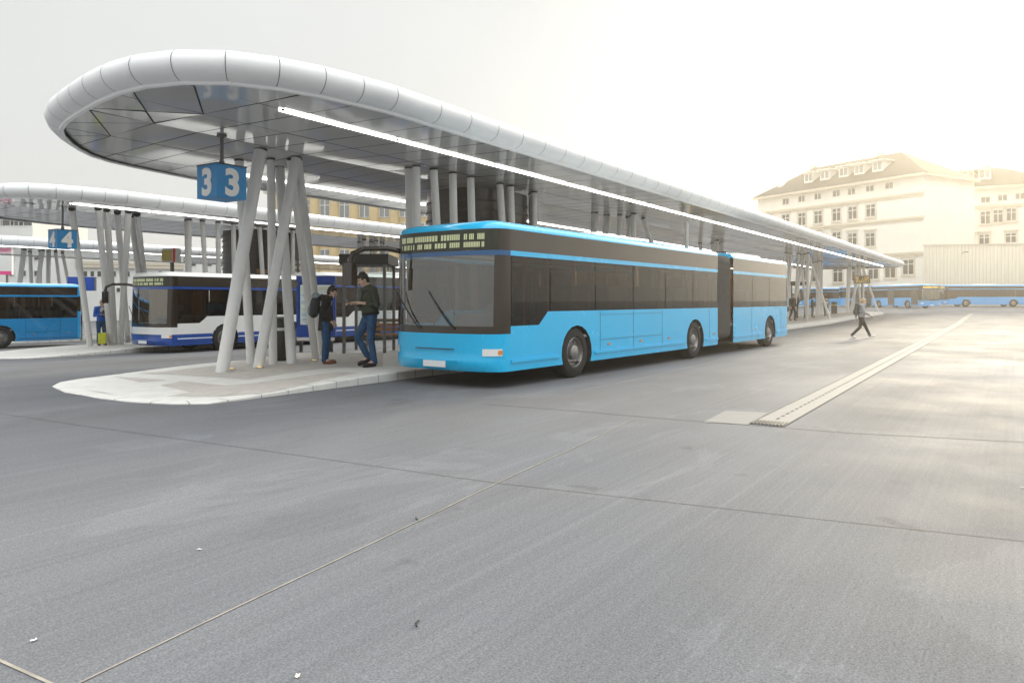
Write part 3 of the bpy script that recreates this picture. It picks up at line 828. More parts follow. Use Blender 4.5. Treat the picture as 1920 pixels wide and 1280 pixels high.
hb = lambda a: (-math.sin(R(a)), -math.cos(R(a)))
def nose_from_left_corner(x, y, h):         # point under the nose centre, given the nose's left corner
    return (x + h[1]*W2, y - h[0]*W2)
h1 = hb(36.5)
p1 = nose_from_left_corner((922-CX)/F*12.0, 12.0, h1)
BUS1 = make_bus("articulated_bus", "large sky blue articulated city bus pulling out along the number 3 platform", (*p1, gz(*p1)), h1, "bus_blue", "bus_blue", L=16.8, artic=True, k=.985, doors=True)
def vray(px, v): k = (px-CX)/F; d = v/(k*C_ - S_); return (k*d, d)
hU = (-S_, -C_)
q = vray(308, -22.3); p2 = nose_from_left_corner(*q, hU)
make_bus("city_bus", "white and navy city bus driving between the number 4 and number 3 platforms", (*p2, gz(*p2)), hU, "bus_white", "bus_navy", skirt="bus_navy", stripe="bus_stripe_white", L=7.2, k=.925, wheels=[-2.45, -5.6], roofm="bus_white", doors=False, group="white and navy buses")
q = vray(603, -22.5); p3 = nose_from_left_corner(*q, hU)
make_bus("city_bus", "white and navy bus standing behind the blue poster board and shelter", (*p3, gz(*p3)), hU, "bus_white", "bus_navy", skirt="bus_navy", stripe="bus_stripe_white", L=12.0, k=1.0, roofm="bus_white", doors=False, mirror=False, group="white and navy buses")
q = vray(157, -34.0); Lq = 12*.93; p4 = (q[0] + hU[0]*Lq - C_*W2*.93, q[1] + hU[1]*Lq + S_*W2*.93)
make_bus("city_bus", "blue city bus leaving the picture at the left edge", (*p4, gz(*q)), hU, "bus_left_blue", "bus_left_blue", L=12.0, k=.93, doors=False, mirror=False)
# far side of the station
h5 = hb(-6); q = ((1766-CX)/F*87, 87.0); p5 = nose_from_left_corner(*q, h5)
make_bus("articulated_bus", "distant blue articulated bus turning toward the camera below the old cream building", (*p5, gz(*p5)), h5, "bus_far_blue", "bus_far_blue", L=18.0, artic=True, seats=False, led="led_amber")
h6 = (-.995, .10); p6 = ((1762-CX)/F*98, 98.0)
make_bus("articulated_bus", "distant blue articulated bus side on before the boarded wall at the right edge", (*p6, gz(*p6)), h6, "bus_far_blue", "bus_far_blue", L=18.0, artic=True, seats=False, doors=False, led="led_amber", mirror=False)
h7 = (-1.0, 0.0); p7 = ((1492-CX)/F*110, 110.0)
make_bus("city_bus", "distant parked blue bus seen between the far columns of the number 3 platform", (*p7, gz(*p7)), h7, "bus_far_blue", "bus_far_blue", L=12.0, seats=False, doors=False, led="led_amber", mirror=False)

# ================================================================== PLATFORM FURNITURE
def frame_at(px, py, rz=math.pi/2-PHI):
    p = on_top(px, py); return p, rz
# shelter: two posts carrying a box roof, with glass and a bench
p = on_top(645, 663); Lr = .98
def shelter(p, label, w=1.05, dpt=1.5, h=2.58, rz=0.0):
    t = thing("bus_shelter", label, "shelter", p, rz, "small glazed shelters on the platforms")
    for x, y in ((0, 0), (w, 0), (0, dpt), (w, dpt)):
        MB().m("grey_metal").box((x, y, (h-.27)/2), (.075, .075, h-.27)).build("post", t)
    b = MB().m("dark_metal"); b.box((w/2, dpt/2, h-.135), (w+.22, dpt+.2, .27)); b.build("roof", t, bevel=.015)
    MB().m("clear_glass").box((w/2, dpt, 1.2), (w-.1, .012, 1.9)).build("glass_panel", t)
    return t
shelter(p, "narrow dark framed shelter behind the man in the olive jacket")
pb = on_top(715, 658)
t = thing("bench", "slatted wooden bench behind the legs of the man in the olive jacket", "bench", (pb.x, pb.y+.25, pb.z), 0)
b = MB().m("bench_wood")
for i in range(4): b.box((.05, -.17+.115*i, .45), (1.3, .095, .035))
b.build("seat", t)
b = MB().m("bench_wood")
for i in range(3): b.box((.05, .26+.02*i, .58+.12*i), (1.3, .03, .095))
b.build("backrest", t)
for x in (-.45, .5):
    b = MB().m("grey_metal"); b.box((x, 0, .21), (.06, .40, .05)); b.box((x, 0, .215), (.06, .06, .43)); b.box((x, .27, .6), (.05, .03, .42)); b.build("leg", t)
# poster board with blue frame
def poster_board(pc, w, h, z0, label, rz):
    t = thing("information_board", label, "notice board", pc, rz, "blue framed notice boards")
    b = MB().m("board_blue"); f = .07
    for c, s in (((0, 0, z0+.16), (w, .11, .32)), ((0, 0, z0+h-.09), (w, .11, .18)), ((-w/2+f/2, 0, z0+h/2), (f, .11, h-.5)), ((w/2-f/2, 0, z0+h/2), (f, .11, h-.5))): b.box(c, s)
    b.box((0, .02, z0+h/2), (w-.1, .05, h-.3)); b.build("frame", t)
    b = MB().m("poster_white"); pw, ph = w-2*f-.06, h-.58; zc = z0+.32+ph/2+.01; b.box((0, -.012, zc), (pw, .012, ph))
    rows = [("poster_cream", .40, .12), ("poster_blue", .24, .05), ("poster_blue", .06, .10), ("poster_cream", -.10, .06), ("poster_blue", -.24, .07), ("poster_blue", -.37, .03)]
    for m_, fz, hh in rows: b.m(m_).box((0, -.021, zc+fz*ph), (pw*.92, .006, hh*ph))
    b.m("window_grey")
    for r_ in range(26):
        for c in range(2): b.box((-pw*.24+c*pw*.46, -.026, zc-ph*.46+r_*ph*.036), (pw*(.22+.16*random.random()), .003, ph*.008))
    b.build("poster", t)
    MB().m("clear_glass").box((0, -.045, zc), (pw, .006, ph)).build("glass_panel", t)
    for x in (-w/2+.12, w/2-.12): MB().m("dark_metal").box((x, .0, z0/2), (.08, .08, z0)).build("leg", t)
    MB().m("column_paint").box((0, -.06, z0-.06), (w*.96, .03, .09)).build("rail", t)
    return t
pc = on_top(593, 660)
poster_board(pc, 1.06, 1.66, .42, "blue framed poster board with pale timetable beside the shelter", 0.02)
d_ = 36.0; p = Vector(((152-CX)/F*d_, d_, 0)); p.z = gz(p.x, p.y) + .1
t = thing("hanging_panel", "bright blue panel on a post behind the first leaning column under the number 4 canopy", "panel", p, .35)
za, zb2 = EYE+(HY-519)/F*d_-p.z, EYE+(HY-545)/F*d_-p.z
MB().m("board_blue").box((0, 0, (za+zb2)/2), (1.15, .12, za-zb2)).build("panel", t, bevel=.01)
MB().m("grey_metal").box((.62, 0, (za+zb2)/2), (.08, .16, za-zb2)).build("edge", t)
MB().m("grey_metal").tube([(0, .1, 0), (0, .1, za)], .05, 10).build("post", t, smooth=40)
# litter bins
def bin_(p, label, bag="column_paint", r=.19, h=.98):
    t = thing("litter_bin", label, "bin", p, 0, "round litter bins on the platforms")
    b = MB().m("dark_metal"); b.lathe([(r*.9, 0), (r, .03), (r, h*.80), (r*.94, h*.82), (r*.94, h*.93), (r*1.02, h*.94), (r*1.0, h), (r*.6, h+.02), (.001, h+.02)], Matrix.Identity(4), 24); b.build("body", t, smooth=35)
    b = MB().m(bag); b.lathe([(r+.006, h*.70), (r+.012, h*.71), (r+.012, h*.755), (r+.006, h*.765)], Matrix.Identity(4), 24); b.build("band", t, smooth=35)
    return t
bin_(on_top(528, 676), "round dark litter bin between the leaning columns")
bin_(on_top(1564, 588), "litter bin with yellow band near the far columns", bag="banner_yellow", r=.24)
# warm ground spots by the column feet
for px, py, lb in ((434, 692, "small lit ground spot at the foot of the nearest leaning column"), (487, 690, "small lit ground spot between the second and third leaning columns"), (589, 676, "small lit ground spot at the foot of the column beside the woman with the backpack")):
    p = on_top(px, py); t = thing("ground_spotlight", lb, "ground light", p, 0, "ground spots by the columns")
    MB().m("grey_metal").lathe([(.085, 0), (.085, .014), (.06, .016)], Matrix.Identity(4), 18).build("ring", t)
    MB().m("led_amber").lathe([(.06, .012), (.03, .02), (.001, .021)], Matrix.Identity(4), 18).build("lens", t)
# departure displays and a lone post
def display(p, label, w, h, zc, posts, rz, lit=True):
    t = thing("departure_display", label, "display", p, rz, "departure displays on the platforms")
    b = MB().m("grey_metal"); b.box((0, 0, zc), (w, .22, h)); b.build("housing", t, bevel=.02)
    b = MB().m("led_dark"); b.box((0, -.114, zc), (w-.12, .008, h-.12)); 
    if lit:
        b.m("led_amber"); rnd = random.Random(3)
        for r_ in range(3):
            for c in range(22):
                if rnd.random() < .62: b.box((-w*.42+c*w*.038, -.120, zc+(r_-1)*h*.25), (w*.022, .004, h*.10))
    b.build("screen", t)
    for x in posts: MB().m("grey_metal").tube([(x, 0, 0), (x, 0, zc-h/2)], .055, 12).build("post", t, smooth=40)
    return t
uu = 33.0; pu = uv(uu, VC3+.6); display(Vector((*pu, top3(uu, VC3+.6).z)), "dark departure display on two posts above the roof of the blue bendy bus", 2.1, .62, 3.25, (-.75, .7), math.radians(-12))
p = on_ground(1616, 590, .15); dd = p.y
display(p, "small distant departure display above the walking woman", 1.25, .62, EYE+(HY-524)/F*dd-p.z, (0,), 0)
uu = 26.8; pu = uv(uu, VC3+2.2); t = thing("lamp_post", "single slim upright post rising behind the roof of the blue bus", "post", (*pu, top3(uu, VC3+2.2).z))
MB().m("column_paint").tube([(0, 0, 0), (0, 0, 4.28)], .075, 14).build("pole", t, smooth=40); MB().m("grey_metal").tube([(0, 0, 0), (0, 0, .03)], .16, 14).build("foot", t)
# advert box above the white bus, billboard at left
p = Vector((*uv(16.2, VC4+1.2), 0)); p.z = top4(16.2, VC4+1.2).z
k_ = (322-CX)/F; d_ = 29.5; p = Vector((k_*d_, d_, 0)); p.z = gz(p.x, p.y)+.15
t = thing("advert_box", "advert box with red edge and yellow face standing behind the white bus", "advert", p, -.3)
MB().m("grey_metal").box((0, .02, 1.6), (.1, .1, 3.2)).build("post", t)
zc = EYE+(HY-479)/F*d_-p.z
MB().m("column_paint").box((0, 0, zc), (.62, .30, .56)).build("housing", t)
b = MB().m("banner_red"); b.box((.25, -.155, zc), (.12, .012, .54)); b.m("banner_yellow").box((-.1, -.155, zc), (.5, .012, .44)); b.build("advert_face", t)
d_ = 46.0; p = Vector(((4-CX)/F*d_, d_, 0)); p.z = gz(p.x, p.y)
t = thing("billboard", "white billboard with pink lower band above the blue bus at the left edge", "billboard", p, .15)
zt_, zb_ = EYE+(HY-478)/F*d_-p.z, EYE+(HY-515)/F*d_-p.z
MB().m("wall_white").box((-.2, 0, (zt_+zb_)/2), (1.6, .2, zt_-zb_)).build("panel", t)
b = MB().m("pink"); b.box((-.2, -.106, zb_+.11), (1.56, .012, .22)); b.build("band", t)
for x in (-.7, .3): MB().m("grey_metal").box((x, 0, zb_/2), (.12, .12, zb_)).build("post", t)

# ================================================================== BUILDINGS
def window(parent, M, w, h, style="cross", pane="window_dark", trim=None):
    b = MB().m("window_frame"); f = .09
    def bx(x0, x1, z0, z1, y0=-.05, y1=.02):
        b.box(None, (x1-x0, y1-y0, z1-z0), frame=M @ Matrix.Translation(((x0+x1)/2, (y0+y1)/2, (z0+z1)/2)))
    bx(-w/2, -w/2+f, 0, h); bx(w/2-f, w/2, 0, h); bx(-w/2+f, w/2-f, 0, f); bx(-w/2+f, w/2-f, h-f, h)
    if style != "plain": bx(-.06, .06, f, h-f, -.045)
    if style == "cross": bx(-w/2+f, w/2-f, h*.66, h*.66+.10, -.04)
    if trim:
        b.m(trim); bx(-w/2-.14, -w/2, -.1, h+.12, -.09); bx(w/2, w/2+.14, -.1, h+.12, -.09); bx(-w/2-.2, w/2+.2, -.22, -.1, -.2); bx(-w/2-.25, w/2+.25, h+.35, h+.5, -.26)
    o = b.build("window", parent)
    b = MB().m(pane); b.box(None, (w-2*f, .02, h-2*f), frame=M @ Matrix.Translation((0, -.008, h/2))); b.build("pane", o)
def facade_frame(Lp, Rp, z0):
    """x along the front from left to right, y into the building"""
    e = (Vector(Rp)-Vector(Lp)).normalized(); n = Vector((-e.y, e.x))
    if n.dot(Vector(Lp)) < 0: n = -n
    M = Matrix(((e.x, n.x, 0, Lp[0]), (e.y, n.y, 0, Lp[1]), (0, 0, 1, z0), (0, 0, 0, 1)))
    return M, (Vector(Rp)-Vector(Lp)).length
def hit(M, px, py):
    """photo pixel -> front coordinates (s, z above base)"""
    o = Vector((0, 0, EYE)); d = Vector(((px-CX)/F, 1, (HY-py)/F)); Mi = M.inverted(); a = Mi @ o; dd_ = Mi.to_3x3() @ d
    q = a + dd_*(-a.y/dd_.y); return q.x, q.z

def old_house(Lp, Rp, name, label, eave_px, depth, ridge, rows, dormers, base, trim_rows, hips=(6.5, 7.5)):
    M, Ln = facade_frame(Lp, Rp, base); t = thing(name, label, "building", (0, 0, 0), 0, "old cream buildings at the right"); t.matrix_world = M
    I = Matrix.Identity(4); ez = hit(M, *eave_px)[1]
    MB().m("wall_cream").box((Ln/2, depth/2, ez/2-.5), (Ln, depth, ez+1.0)).build("wall", t)
    for py_ in trim_rows:
        z = hit(M, *py_)[1]; b = MB().m("wall_trim"); b.box((Ln/2, -.09, z), (Ln+.3, .22, .34)); b.box((Ln/2, -.06, z-.35), (Ln+.2, .12, .18)); b.build("cornice", t)
    o_ = .75; r = MB().m("roof_tile"); A = [(-o_, -o_, ez), (Ln+o_, -o_, ez), (Ln+o_, depth+o_, ez), (-o_, depth+o_, ez)]
    r0, r1 = (hips[0], depth/2, ez+ridge), (Ln-hips[1], depth/2, ez+ridge)
    for f in ((A[0], A[1], r1, r0), (A[2], A[3], r0, r1), (A[1], A[2], r1), (A[3], A[0], r0)): r.face(f)
    r.face(A); rf = r.build("roof", t)
    b = MB().m("wall_trim"); b.box((Ln/2, -.42, ez-.18), (Ln+1.3, .62, .34)); b.box((Ln+.42, depth/2, ez-.18), (.62, depth+.6, .34)); b.build("eaves", t)
    for (pxs, wpx, y0_, y1_, st) in rows:
        for px, ya, yb in pxs:
            s, zb_ = hit(M, px, yb); zt_ = hit(M, px, ya)[1]
            window(t, Matrix.Translation((s, 0, zb_)), wpx, zt_-zb_, st, trim="wall_trim" if st == "cross" else None)
    for px, ya, yb in dormers:
        s, za = hit(M, px, yb); zb2 = hit(M, px, ya)[1]; yoff = 1.5; za += .25; hgt = (zb2-za); w = 1.75
        zr_ = ez + ridge*(yoff+o_)/(depth/2+o_); hgt = max(1.5, min(hgt, 2.1)); zz = zr_+.1
        b = MB().m("wall_white"); b.box((s, yoff+1.3, zz+hgt/2-.2), (w, 2.6, hgt+.4)); d = b.build("dormer", t)
        b = MB().m("window_frame"); b.box((s, yoff+1.1, zz+hgt+.08), (w+.7, 3.2, .16)); b.build("dormer_roof", d)
        b = MB().m("window_grey"); b.box((s-.38, yoff-.012, zz+hgt/2), (.6, .03, hgt-.4)); b.box((s+.38, yoff-.012, zz+hgt/2), (.6, .03, hgt-.4)); b.build("pane", d)
    return t, rf, M, ez, Ln
def zz(x, y): return (1400+x*.3125, 260+y*.3125)
def zw(lst, hh): return [(zz(x, y-hh/2)[0], zz(x, y-hh/2)[1], zz(x, y+hh/2)[1]) for x, y in lst]
rows = [(zw([(235, 377), (330, 362), (427, 346), (538, 329), (630, 318), (740, 299), (856, 282)], 40), 1.35, 0, 0, "mid"),
        (zw([(235, 492), (332, 483), (430, 471), (540, 456), (636, 445), (745, 431)], 78), 1.55, 0, 0, "cross"),
        (zw([(430, 606), (540, 601), (635, 608), (742, 606)], 84), 1.6, 0, 0, "cross"),
        (zw([(330, 808), (416, 812), (548, 815), (660, 808), (760, 798), (862, 790), (970, 770)], 92), 1.75, 0, 0, "cross")]
Lp, Rp = ((1421-CX)/F*131, 131.0), ((1732-CX)/F*105, 105.0)
gb = gz(50, 115)
HB, rf, MF, ez, Ln = old_house(Lp, Rp, "old_building", "long cream building with dark hipped roof and five white dormers", (1732, 324), 13.0, 4.9, rows, zw([(335, 262), (432, 240), (545, 222), (638, 206), (748, 188)], 62), gb, [zz(1060, 322), zz(1060, 468), zz(1060, 682)])
b = MB().m("window_grey"); s = 3.4; y = 2.2; z = ez + 4.9*(y+.75)/(6.5+.75)
b.box(None, (1.0, 1.5, .12), frame=Matrix.Translation((s, y, z)) @ Matrix.Rotation(math.atan2(4.9, 7.25), 4, 'X')); b.build("skylight", HB)
for s in (Ln*.62, Ln*.2):
    b = MB().m("wall_trim"); b.box((s, 7.2, ez+4.9), (.9, .7, 1.3)); b.build("chimney", rf)
rows2 = [(zw([(1328, 378), (1433, 367), (1535, 354), (1640, 345)], 40), 1.35, 0, 0, "mid"),
         (zw([(1265, 490), (1328, 486), (1432, 474), (1508, 465), (1588, 456)], 78), 1.4, 0, 0, "cross"),
         (zw([(1330, 612), (1425, 604), (1585, 596)], 60), 1.5, 0, 0, "cross")]
Lp2, Rp2 = ((1775-CX)/F*121, 121.0), ((2010-CX)/F*114, 114.0)
H2, rf2, M2, ez2, Ln2 = old_house(Lp2, Rp2, "old_building", "second cream building with hipped roof half hidden in the sun glow at the right edge", (1850, 350), 12.0, 4.2, rows2, zw([(1335, 280), (1438, 265)], 56), gb, [zz(1500, 400)], hips=(6.0, 10.0))
# boarded wall in front
a, c = ((1733-CX)/F*103, 103.0), ((2040-CX)/F*99, 99.0); M, Lw = facade_frame(a, c, gz(60, 101))
t = thing("boarded_wall", "tall pale boarded wall behind the buses at the right edge", "wall"); t.matrix_world = M
zt_ = hit(M, 1733, 466)[1]; zt2 = hit(M, 1920, 452)[1]
b = MB().m("wall_board"); b.box((Lw/2, .15, (zt_+zt2)/4-.5), (Lw, .3, (zt_+zt2)/2+1)); b.build("panel", t)
b = MB().m("wall_trim"); n = int(Lw/.45)
for i in range(n): b.box((.2+i*.45, -.02, (zt_+zt2)/4), (.07, .04, (zt_+zt2)/2-.1))
tag(b.build("batten", t), kind='stuff')
b = MB().m("wall_trim"); b.box((Lw/2, .12, (zt_+zt2)/2+.05), (Lw+.1, .45, .12)); b.build("coping", t)
b = MB().m("grey_metal"); q = hit(M, 1804, 475); b.tube([(q[0], 0, q[1]), (q[0], -.7, q[1]+.15), (q[0]+.1, -1.0, q[1]+.12)], .05, 8); b.box((q[0]+.1, -1.1, q[1]+.1), (.3, .5, .12)); b.build("wall_lamp", t)

# office block with ochre piers seen between the canopies
a, c = ((500-CX)/F*104, 104.0), ((905-CX)/F*100, 100.0); base = -1.0; M, Lo = facade_frame(a, c, base)
t = thing("office_building", "ochre office block with rounded piers seen between the two nearest canopies", "building"); t.matrix_world = M
zt_ = 17.5
MB().m("wall_ochre").box((Lo/2, 6, zt_/2), (Lo, 11.6, zt_)).build("wall", t)
per = hit(M, 642, 380)[0] - hit(M, 605, 380)[0]; s0 = hit(M, 590, 380)[0] % per; i = 0
while s0 + i*per < Lo-.5:
    s = s0 + i*per
    b = MB().m("wall_ochre"); b.tube([(s, .1, 0), (s, .1, zt_-.3)], per*.24, 16); b.build("pier", t, smooth=40)
    for z in (zt_-14.1, zt_-10.6, zt_-7.1, zt_-3.6):
        if s+per < Lo: window(t, Matrix.Translation((s+per/2, .15, z)), per*.52, 2.7, "cross", pane="window_grey")
    i += 1
b = MB().m("wall_trim"); b.box((Lo/2, 5.8, zt_+.2), (Lo+.6, 12.6, .4)); b.build("parapet", t)
# white houses at the left
def plain_block(lx, ld, rx, rd, top_px, label, wins, hgt_px, name="white_building", m="wall_white", cornice=None, strips=None):
    a, c = ((lx-CX)/F*ld, ld), ((rx-CX)/F*rd, rd); base = gz(*a)-.3; M, L_ = facade_frame(a, c, base)
    t = thing(name, label, "building", group="pale buildings beyond the platforms"); t.matrix_world = M; h = hit(M, *top_px)[1]
    MB().m(m).box((L_/2, 5, h/2), (L_, 10, h)).build("wall", t)
    b = MB().m("wall_trim"); b.box((L_/2, 4.9, h+.12), (L_+.5, 10.5, .24)); b.build("roof_edge", t)
    for px, ya, yb, w in wins:
        s, z0 = hit(M, px, yb); z1 = hit(M, px, ya)[1]; window(t, Matrix.Translation((s, 0, z0)), w, z1-z0, "plain")
    for py_ in (cornice or []):
        z = hit(M, (lx+rx)/2, py_)[1]; b = MB().m("wall_trim"); b.box((L_/2, -.12, z), (L_, .3, .3)); b.build("cornice", t)
    return t
plain_block(-160, 78, 96, 74, (40, 471), "white building with square windows above the blue bus at the left", [(x, ya, yb, .72) for x in (-70, -25, 22, 45, 69) for ya, yb in ((480, 489), (506, 519))], 0)
plain_block(93, 76, 345, 82, (200, 474), "white building with cornice and small windows behind the number 4 columns", [(x, 507, 520, .5) for x in (99, 110, 124, 137, 160, 173, 186, 214, 240, 262, 300)] + [(222, 538, 549, .5)], 0, cornice=[494, 500])
plain_block(-190, 104, 61, 100, (30, 399), "tall white building with dark strip windows at the upper left edge", [(x, 411, 424, 2.2) for x in (-40, -8, 14, 32, 48)], 0)
plain_block(905, 96, 1130, 102, (1000, 392), "pale shop building behind the middle of the number 3 canopy", [(x, ya, yb, 1.3) for x in (930, 965, 1000, 1035, 1070, 1105) for ya, yb in ((410, 428), (446, 464))], 0, cornice=[400, 436])
plain_block(1128, 118, 1330, 124, (1220, 424), "low cream building beyond the blue bus roof right of the slim post", [(x, 446, 462, 1.5) for x in (1150, 1180, 1212, 1245, 1280, 1310)], 0, m="wall_cream", cornice=[436])
plain_block(1318, 138, 1440, 142, (1380, 448), "small cream building left of the long cream building", [(x, 470, 484, 1.5) for x in (1340, 1370, 1400)], 0, m="wall_cream", cornice=[458])
plain_block(340, 108, 505, 108, (420, 470), "pale building far behind the white bus and slatted kiosk", [(x, 486, 500, 1.3) for x in (360, 390, 420, 450, 480)], 0, cornice=[477])

# ================================================================== PEOPLE
def remesh(b, name, m, parent, vox, smooth=4):
    o = b.build(name, None, matname=m)
    md = o.modifiers.new("r", 'REMESH'); md.mode = 'VOXEL'; md.voxel_size = vox
    sm = o.modifiers.new("s", 'SMOOTH'); sm.iterations = smooth; sm.factor = .5
    dg = bpy.context.evaluated_depsgraph_get(); me = bpy.data.meshes.new_from_object(o.evaluated_get(dg))
    old = o.data; o.modifiers.clear(); o.data = me; bpy.data.meshes.remove(old); me.name = name
    for p in me.polygons: p.use_smooth = True
    if not me.materials: me.materials.append(MATS[m])
    o.parent = parent; return o
V = Vector
def hand(b, w, d, side, curl=.6, s=1.0):
    """palm, four unequal fingers and a thumb leaving the side of the palm; w wrist, d pointing direction"""
    d = V(d).normalized(); up = V((0, 0, 1)) if abs(d.z) < .9 else V((0, 1, 0))
    a = d.cross(up).normalized(); n = a.cross(d).normalized()            # a: across the palm, n: back of the hand
    w = V(w); pm = w + d*.05*s
    M = Matrix((a, d, n)).transposed().to_4x4()
    b.ball(pm, (.040*s, .055*s, .017*s), 12, 8, M); b.tube([w-d*.03, w+d*.02], [.028*s, .028*s], 10)
    for i, (off, ln) in enumerate(((-.030, .068), (-.010, .078), (.010, .074), (.029, .058))):
        p0 = w + (a*off + d*.085)*s; p1 = p0 + (d*math.cos(curl*.5) - n*math.sin(curl*.5))*ln*.5*s; p2 = p1 + (d*math.cos(curl*1.5) - n*math.sin(curl*1.5))*ln*.5*s
        b.tube([p0-d*.02, p0, p1, p2], [.0095*s, .0095*s, .0088*s, .0072*s], 8)
    q0 = w + (a*(-.03*side) + d*.03)*s; q1 = q0 + (a*(-.028*side) + d*.028 - n*.008)*s; q2 = q1 + (a*(-.004*side) + d*.032 - n*.012)*s
    b.tube([q0, q1, q2], [.0125*s, .011*s, .009*s], 8)
def person(label, foot, facing, scale, pose, top, legs, shoe, hair, hairstyle="short", coat=None, vox=.011, fur=None, group=None, hood=False, collar=None, shirt=None, hands=True, sleeves=1.0):
    rz = math.atan2(facing[1], facing[0]) - math.pi/2
    t = thing("person", label, "person", foot, rz, group); t.scale = (scale,)*3
    P = dict(pel=(0, 0, .94), chest=(0, 0, 1.28), neck=(0, .01, 1.46), head=(0, .03, 1.62), sl=(-.18, 0, 1.41), sr=(.18, 0, 1.41),
             el=(-.24, -.02, 1.14), er=(.24, -.02, 1.14), wl=(-.23, .08, .90), wr=(.23, .08, .90), hl=(-.09, 0, .90), hr=(.09, 0, .90),
             kl=(-.10, .02, .49), kr=(.10, .02, .49), al=(-.10, -.02, .09), ar=(.10, -.02, .09), tl=(-.11, .17, .03), tr=(.11, .17, .03), look=(0, 1, -.05))
    P.update(pose); P = {k: V(q) for k, q in P.items()}
    ax = (P['neck']-P['pel']).normalized()
    sx = (P['sr']-P['sl']).normalized(); fy = ax.cross(sx).normalized(); MT = Matrix((sx, fy, ax)).transposed().to_4x4()
    # head frame
    lk = P['look'].normalized(); hx = lk.cross(V((0, 0, 1))).normalized(); hz = hx.cross(lk).normalized(); MH = Matrix((hx, lk, hz)).transposed().to_4x4()
    H = P['head']
    def hp(x, y, z): return H + (MH.to_3x3() @ V((x, y, z)))
    b = MB().m("skin")
    b.ball(H + V((0, 0, .012)), (.073, .092, .108), 18, 12, MH); b.ball(hp(0, .030, -.062), (.052, .060, .058), 14, 10, MH); b.ball(hp(0, .062, -.098), (.026, .024, .020), 10, 8, MH)
    b.tube([hp(0, .088, .022), hp(0, .110, -.020), hp(0, .098, -.030)], [.010, .0145, .012], 8)
    for s in (-1, 1):
        b.ball(hp(s*.074, -.004, -.008), (.012, .022, .034), 10, 8, MH); b.tube([hp(s*.012, .090, .034), hp(s*.045, .080, .034)], .009, 6)
        b.ball(hp(s*.04, .062, -.026), (.022, .022, .022), 8, 6, MH)
    b.ball(hp(0, .086, -.062), (.026, .012, .009), 8, 6, MH)
    b.tube([P['chest'], P['neck'], H - hz*.06], [.10, .060, .055], 14)
    b.ball(P['chest'], (.14, .075, .17), 14, 10, MT); b.ball(P['pel'], (.14, .085, .13), 14, 10, MT); b.tube([P['pel'], P['chest']], [.085, .085], 14)
    for q in 'lr':
        b.tube([P['s'+q], P['e'+q], P['w'+q]], [.050, .040, .027], 12); b.ball(P['s'+q], .055, 10, 8)
        b.tube([P['h'+q], P['k'+q], P['a'+q]], [.080, .054, .036], 12); b.tube([P['a'+q], P['t'+q]], [.04, .03], 10)
        if hands: hand(b, P['w'+q], P.get('d'+q, (P['w'+q]-P['e'+q])), 1 if q == 'r' else -1, P['c'+q].x if 'c'+q in P else .7)
    remesh(b, "body", "skin", t, vox*.72, 2)
    # eyes and brows
    b = MB().m("hair_dark")
    for s in (-1, 1): b.ball(hp(s*.031, .081, .010), (.011, .006, .006), 8, 6, MH); b.tube([hp(s*.015, .094, .032), hp(s*.046, .083, .032)], .005, 5)
    b.build("eyes", t)
    # hair
    b = MB().m(hair); b.ball(hp(0, -.016, .040), (.084, .096, .098), 18, 12, MH); b.ball(hp(0, -.045, -.005), (.077, .068, .085), 14, 10, MH); b.ball(hp(0, .052, .088), (.062, .046, .030), 12, 8, MH)
    rnd = random.Random(len(label))
    for i in range(26):
        a, c_ = rnd.uniform(0, 2*math.pi), rnd.uniform(.1, 1.2); b.ball(hp(.078*math.cos(a)*math.sin(c_), -.012+.088*math.sin(a)*math.sin(c_), .045+.088*math.cos(c_)), rnd.uniform(.016, .028), 6, 5)
    if hairstyle == "long": b.tube([hp(0, -.06, .02), hp(0, -.085, -.08), hp(0, -.09, -.20)], [.075, .07, .045], 12)
    # cut the hair away from the face
    ho = remesh(b, "hair", hair, t, vox*.8, 1)
    bm = bmesh.new(); bm.from_mesh(ho.data); Mi = MH.to_3x3().inverted()
    dl = [v for v in bm.verts if (lambda q: q.y > .048 and q.z < .055)(Mi @ (v.co - H))]
    bmesh.ops.delete(bm, geom=dl, context='VERTS'); bm.to_mesh(ho.data); bm.free()
    # top garment
    hem = coat if coat else .90
    b = MB().m(top)
    b.ball(P['chest'] + ax*.01, (.182, .130, .205), 16, 12, MT); b.tube([P['sl'], P['neck'] - ax*.03, P['sr']], [.070, .095, .070], 12)
    low = P['pel'] + V((0, 0, hem-.94)); b.tube([P['chest'], P['pel'] + ax*.10, low + V((0, 0, .03))], [.165, .165, .172 if coat else .160], 18, flat=1.0)
    for q in 'lr':
        w_ = P['e'+q].lerp(P['w'+q], .93*sleeves if sleeves < 1 else .93)
        b.ball(P['s'+q], .078, 12, 8); b.tube([P['s'+q], P['s'+q].lerp(P['e'+q], .5), P['e'+q], P['e'+q].lerp(w_, .5), w_], [.074, .068, .060, .056, .044], 14); b.ball(P['e'+q], .061, 10, 8)
    b.tube([P['neck'] - ax*.06, P['neck'] + ax*.01], [.10, .078], 14)
    # flatten the trunk front to back
    for v in b.bm.verts:
        r_ = MT.to_3x3().inverted() @ (v.co - P['chest'])
        if abs(r_.x) < .20 and r_.z < .12 and r_.z > -.75 and abs(r_.y) < .19: v.co -= fy*(r_.y*.16)
    remesh(b, "coat" if coat else "jacket", top, t, vox, 3)
    if shirt:
        b = MB().m(shirt); c0 = P['chest'] + fy*.085; b.ball(c0, (.085, .055, .20), 12, 8, MT); b.ball(c0-ax*.22, (.085, .055, .16), 12, 8, MT); remesh(b, "shirt", shirt, t, vox, 2)
    # trousers
    b = MB().m(legs); b.ball(P['pel'] + V((0, 0, -.02)), (.165, .118, .13), 14, 10, MT)
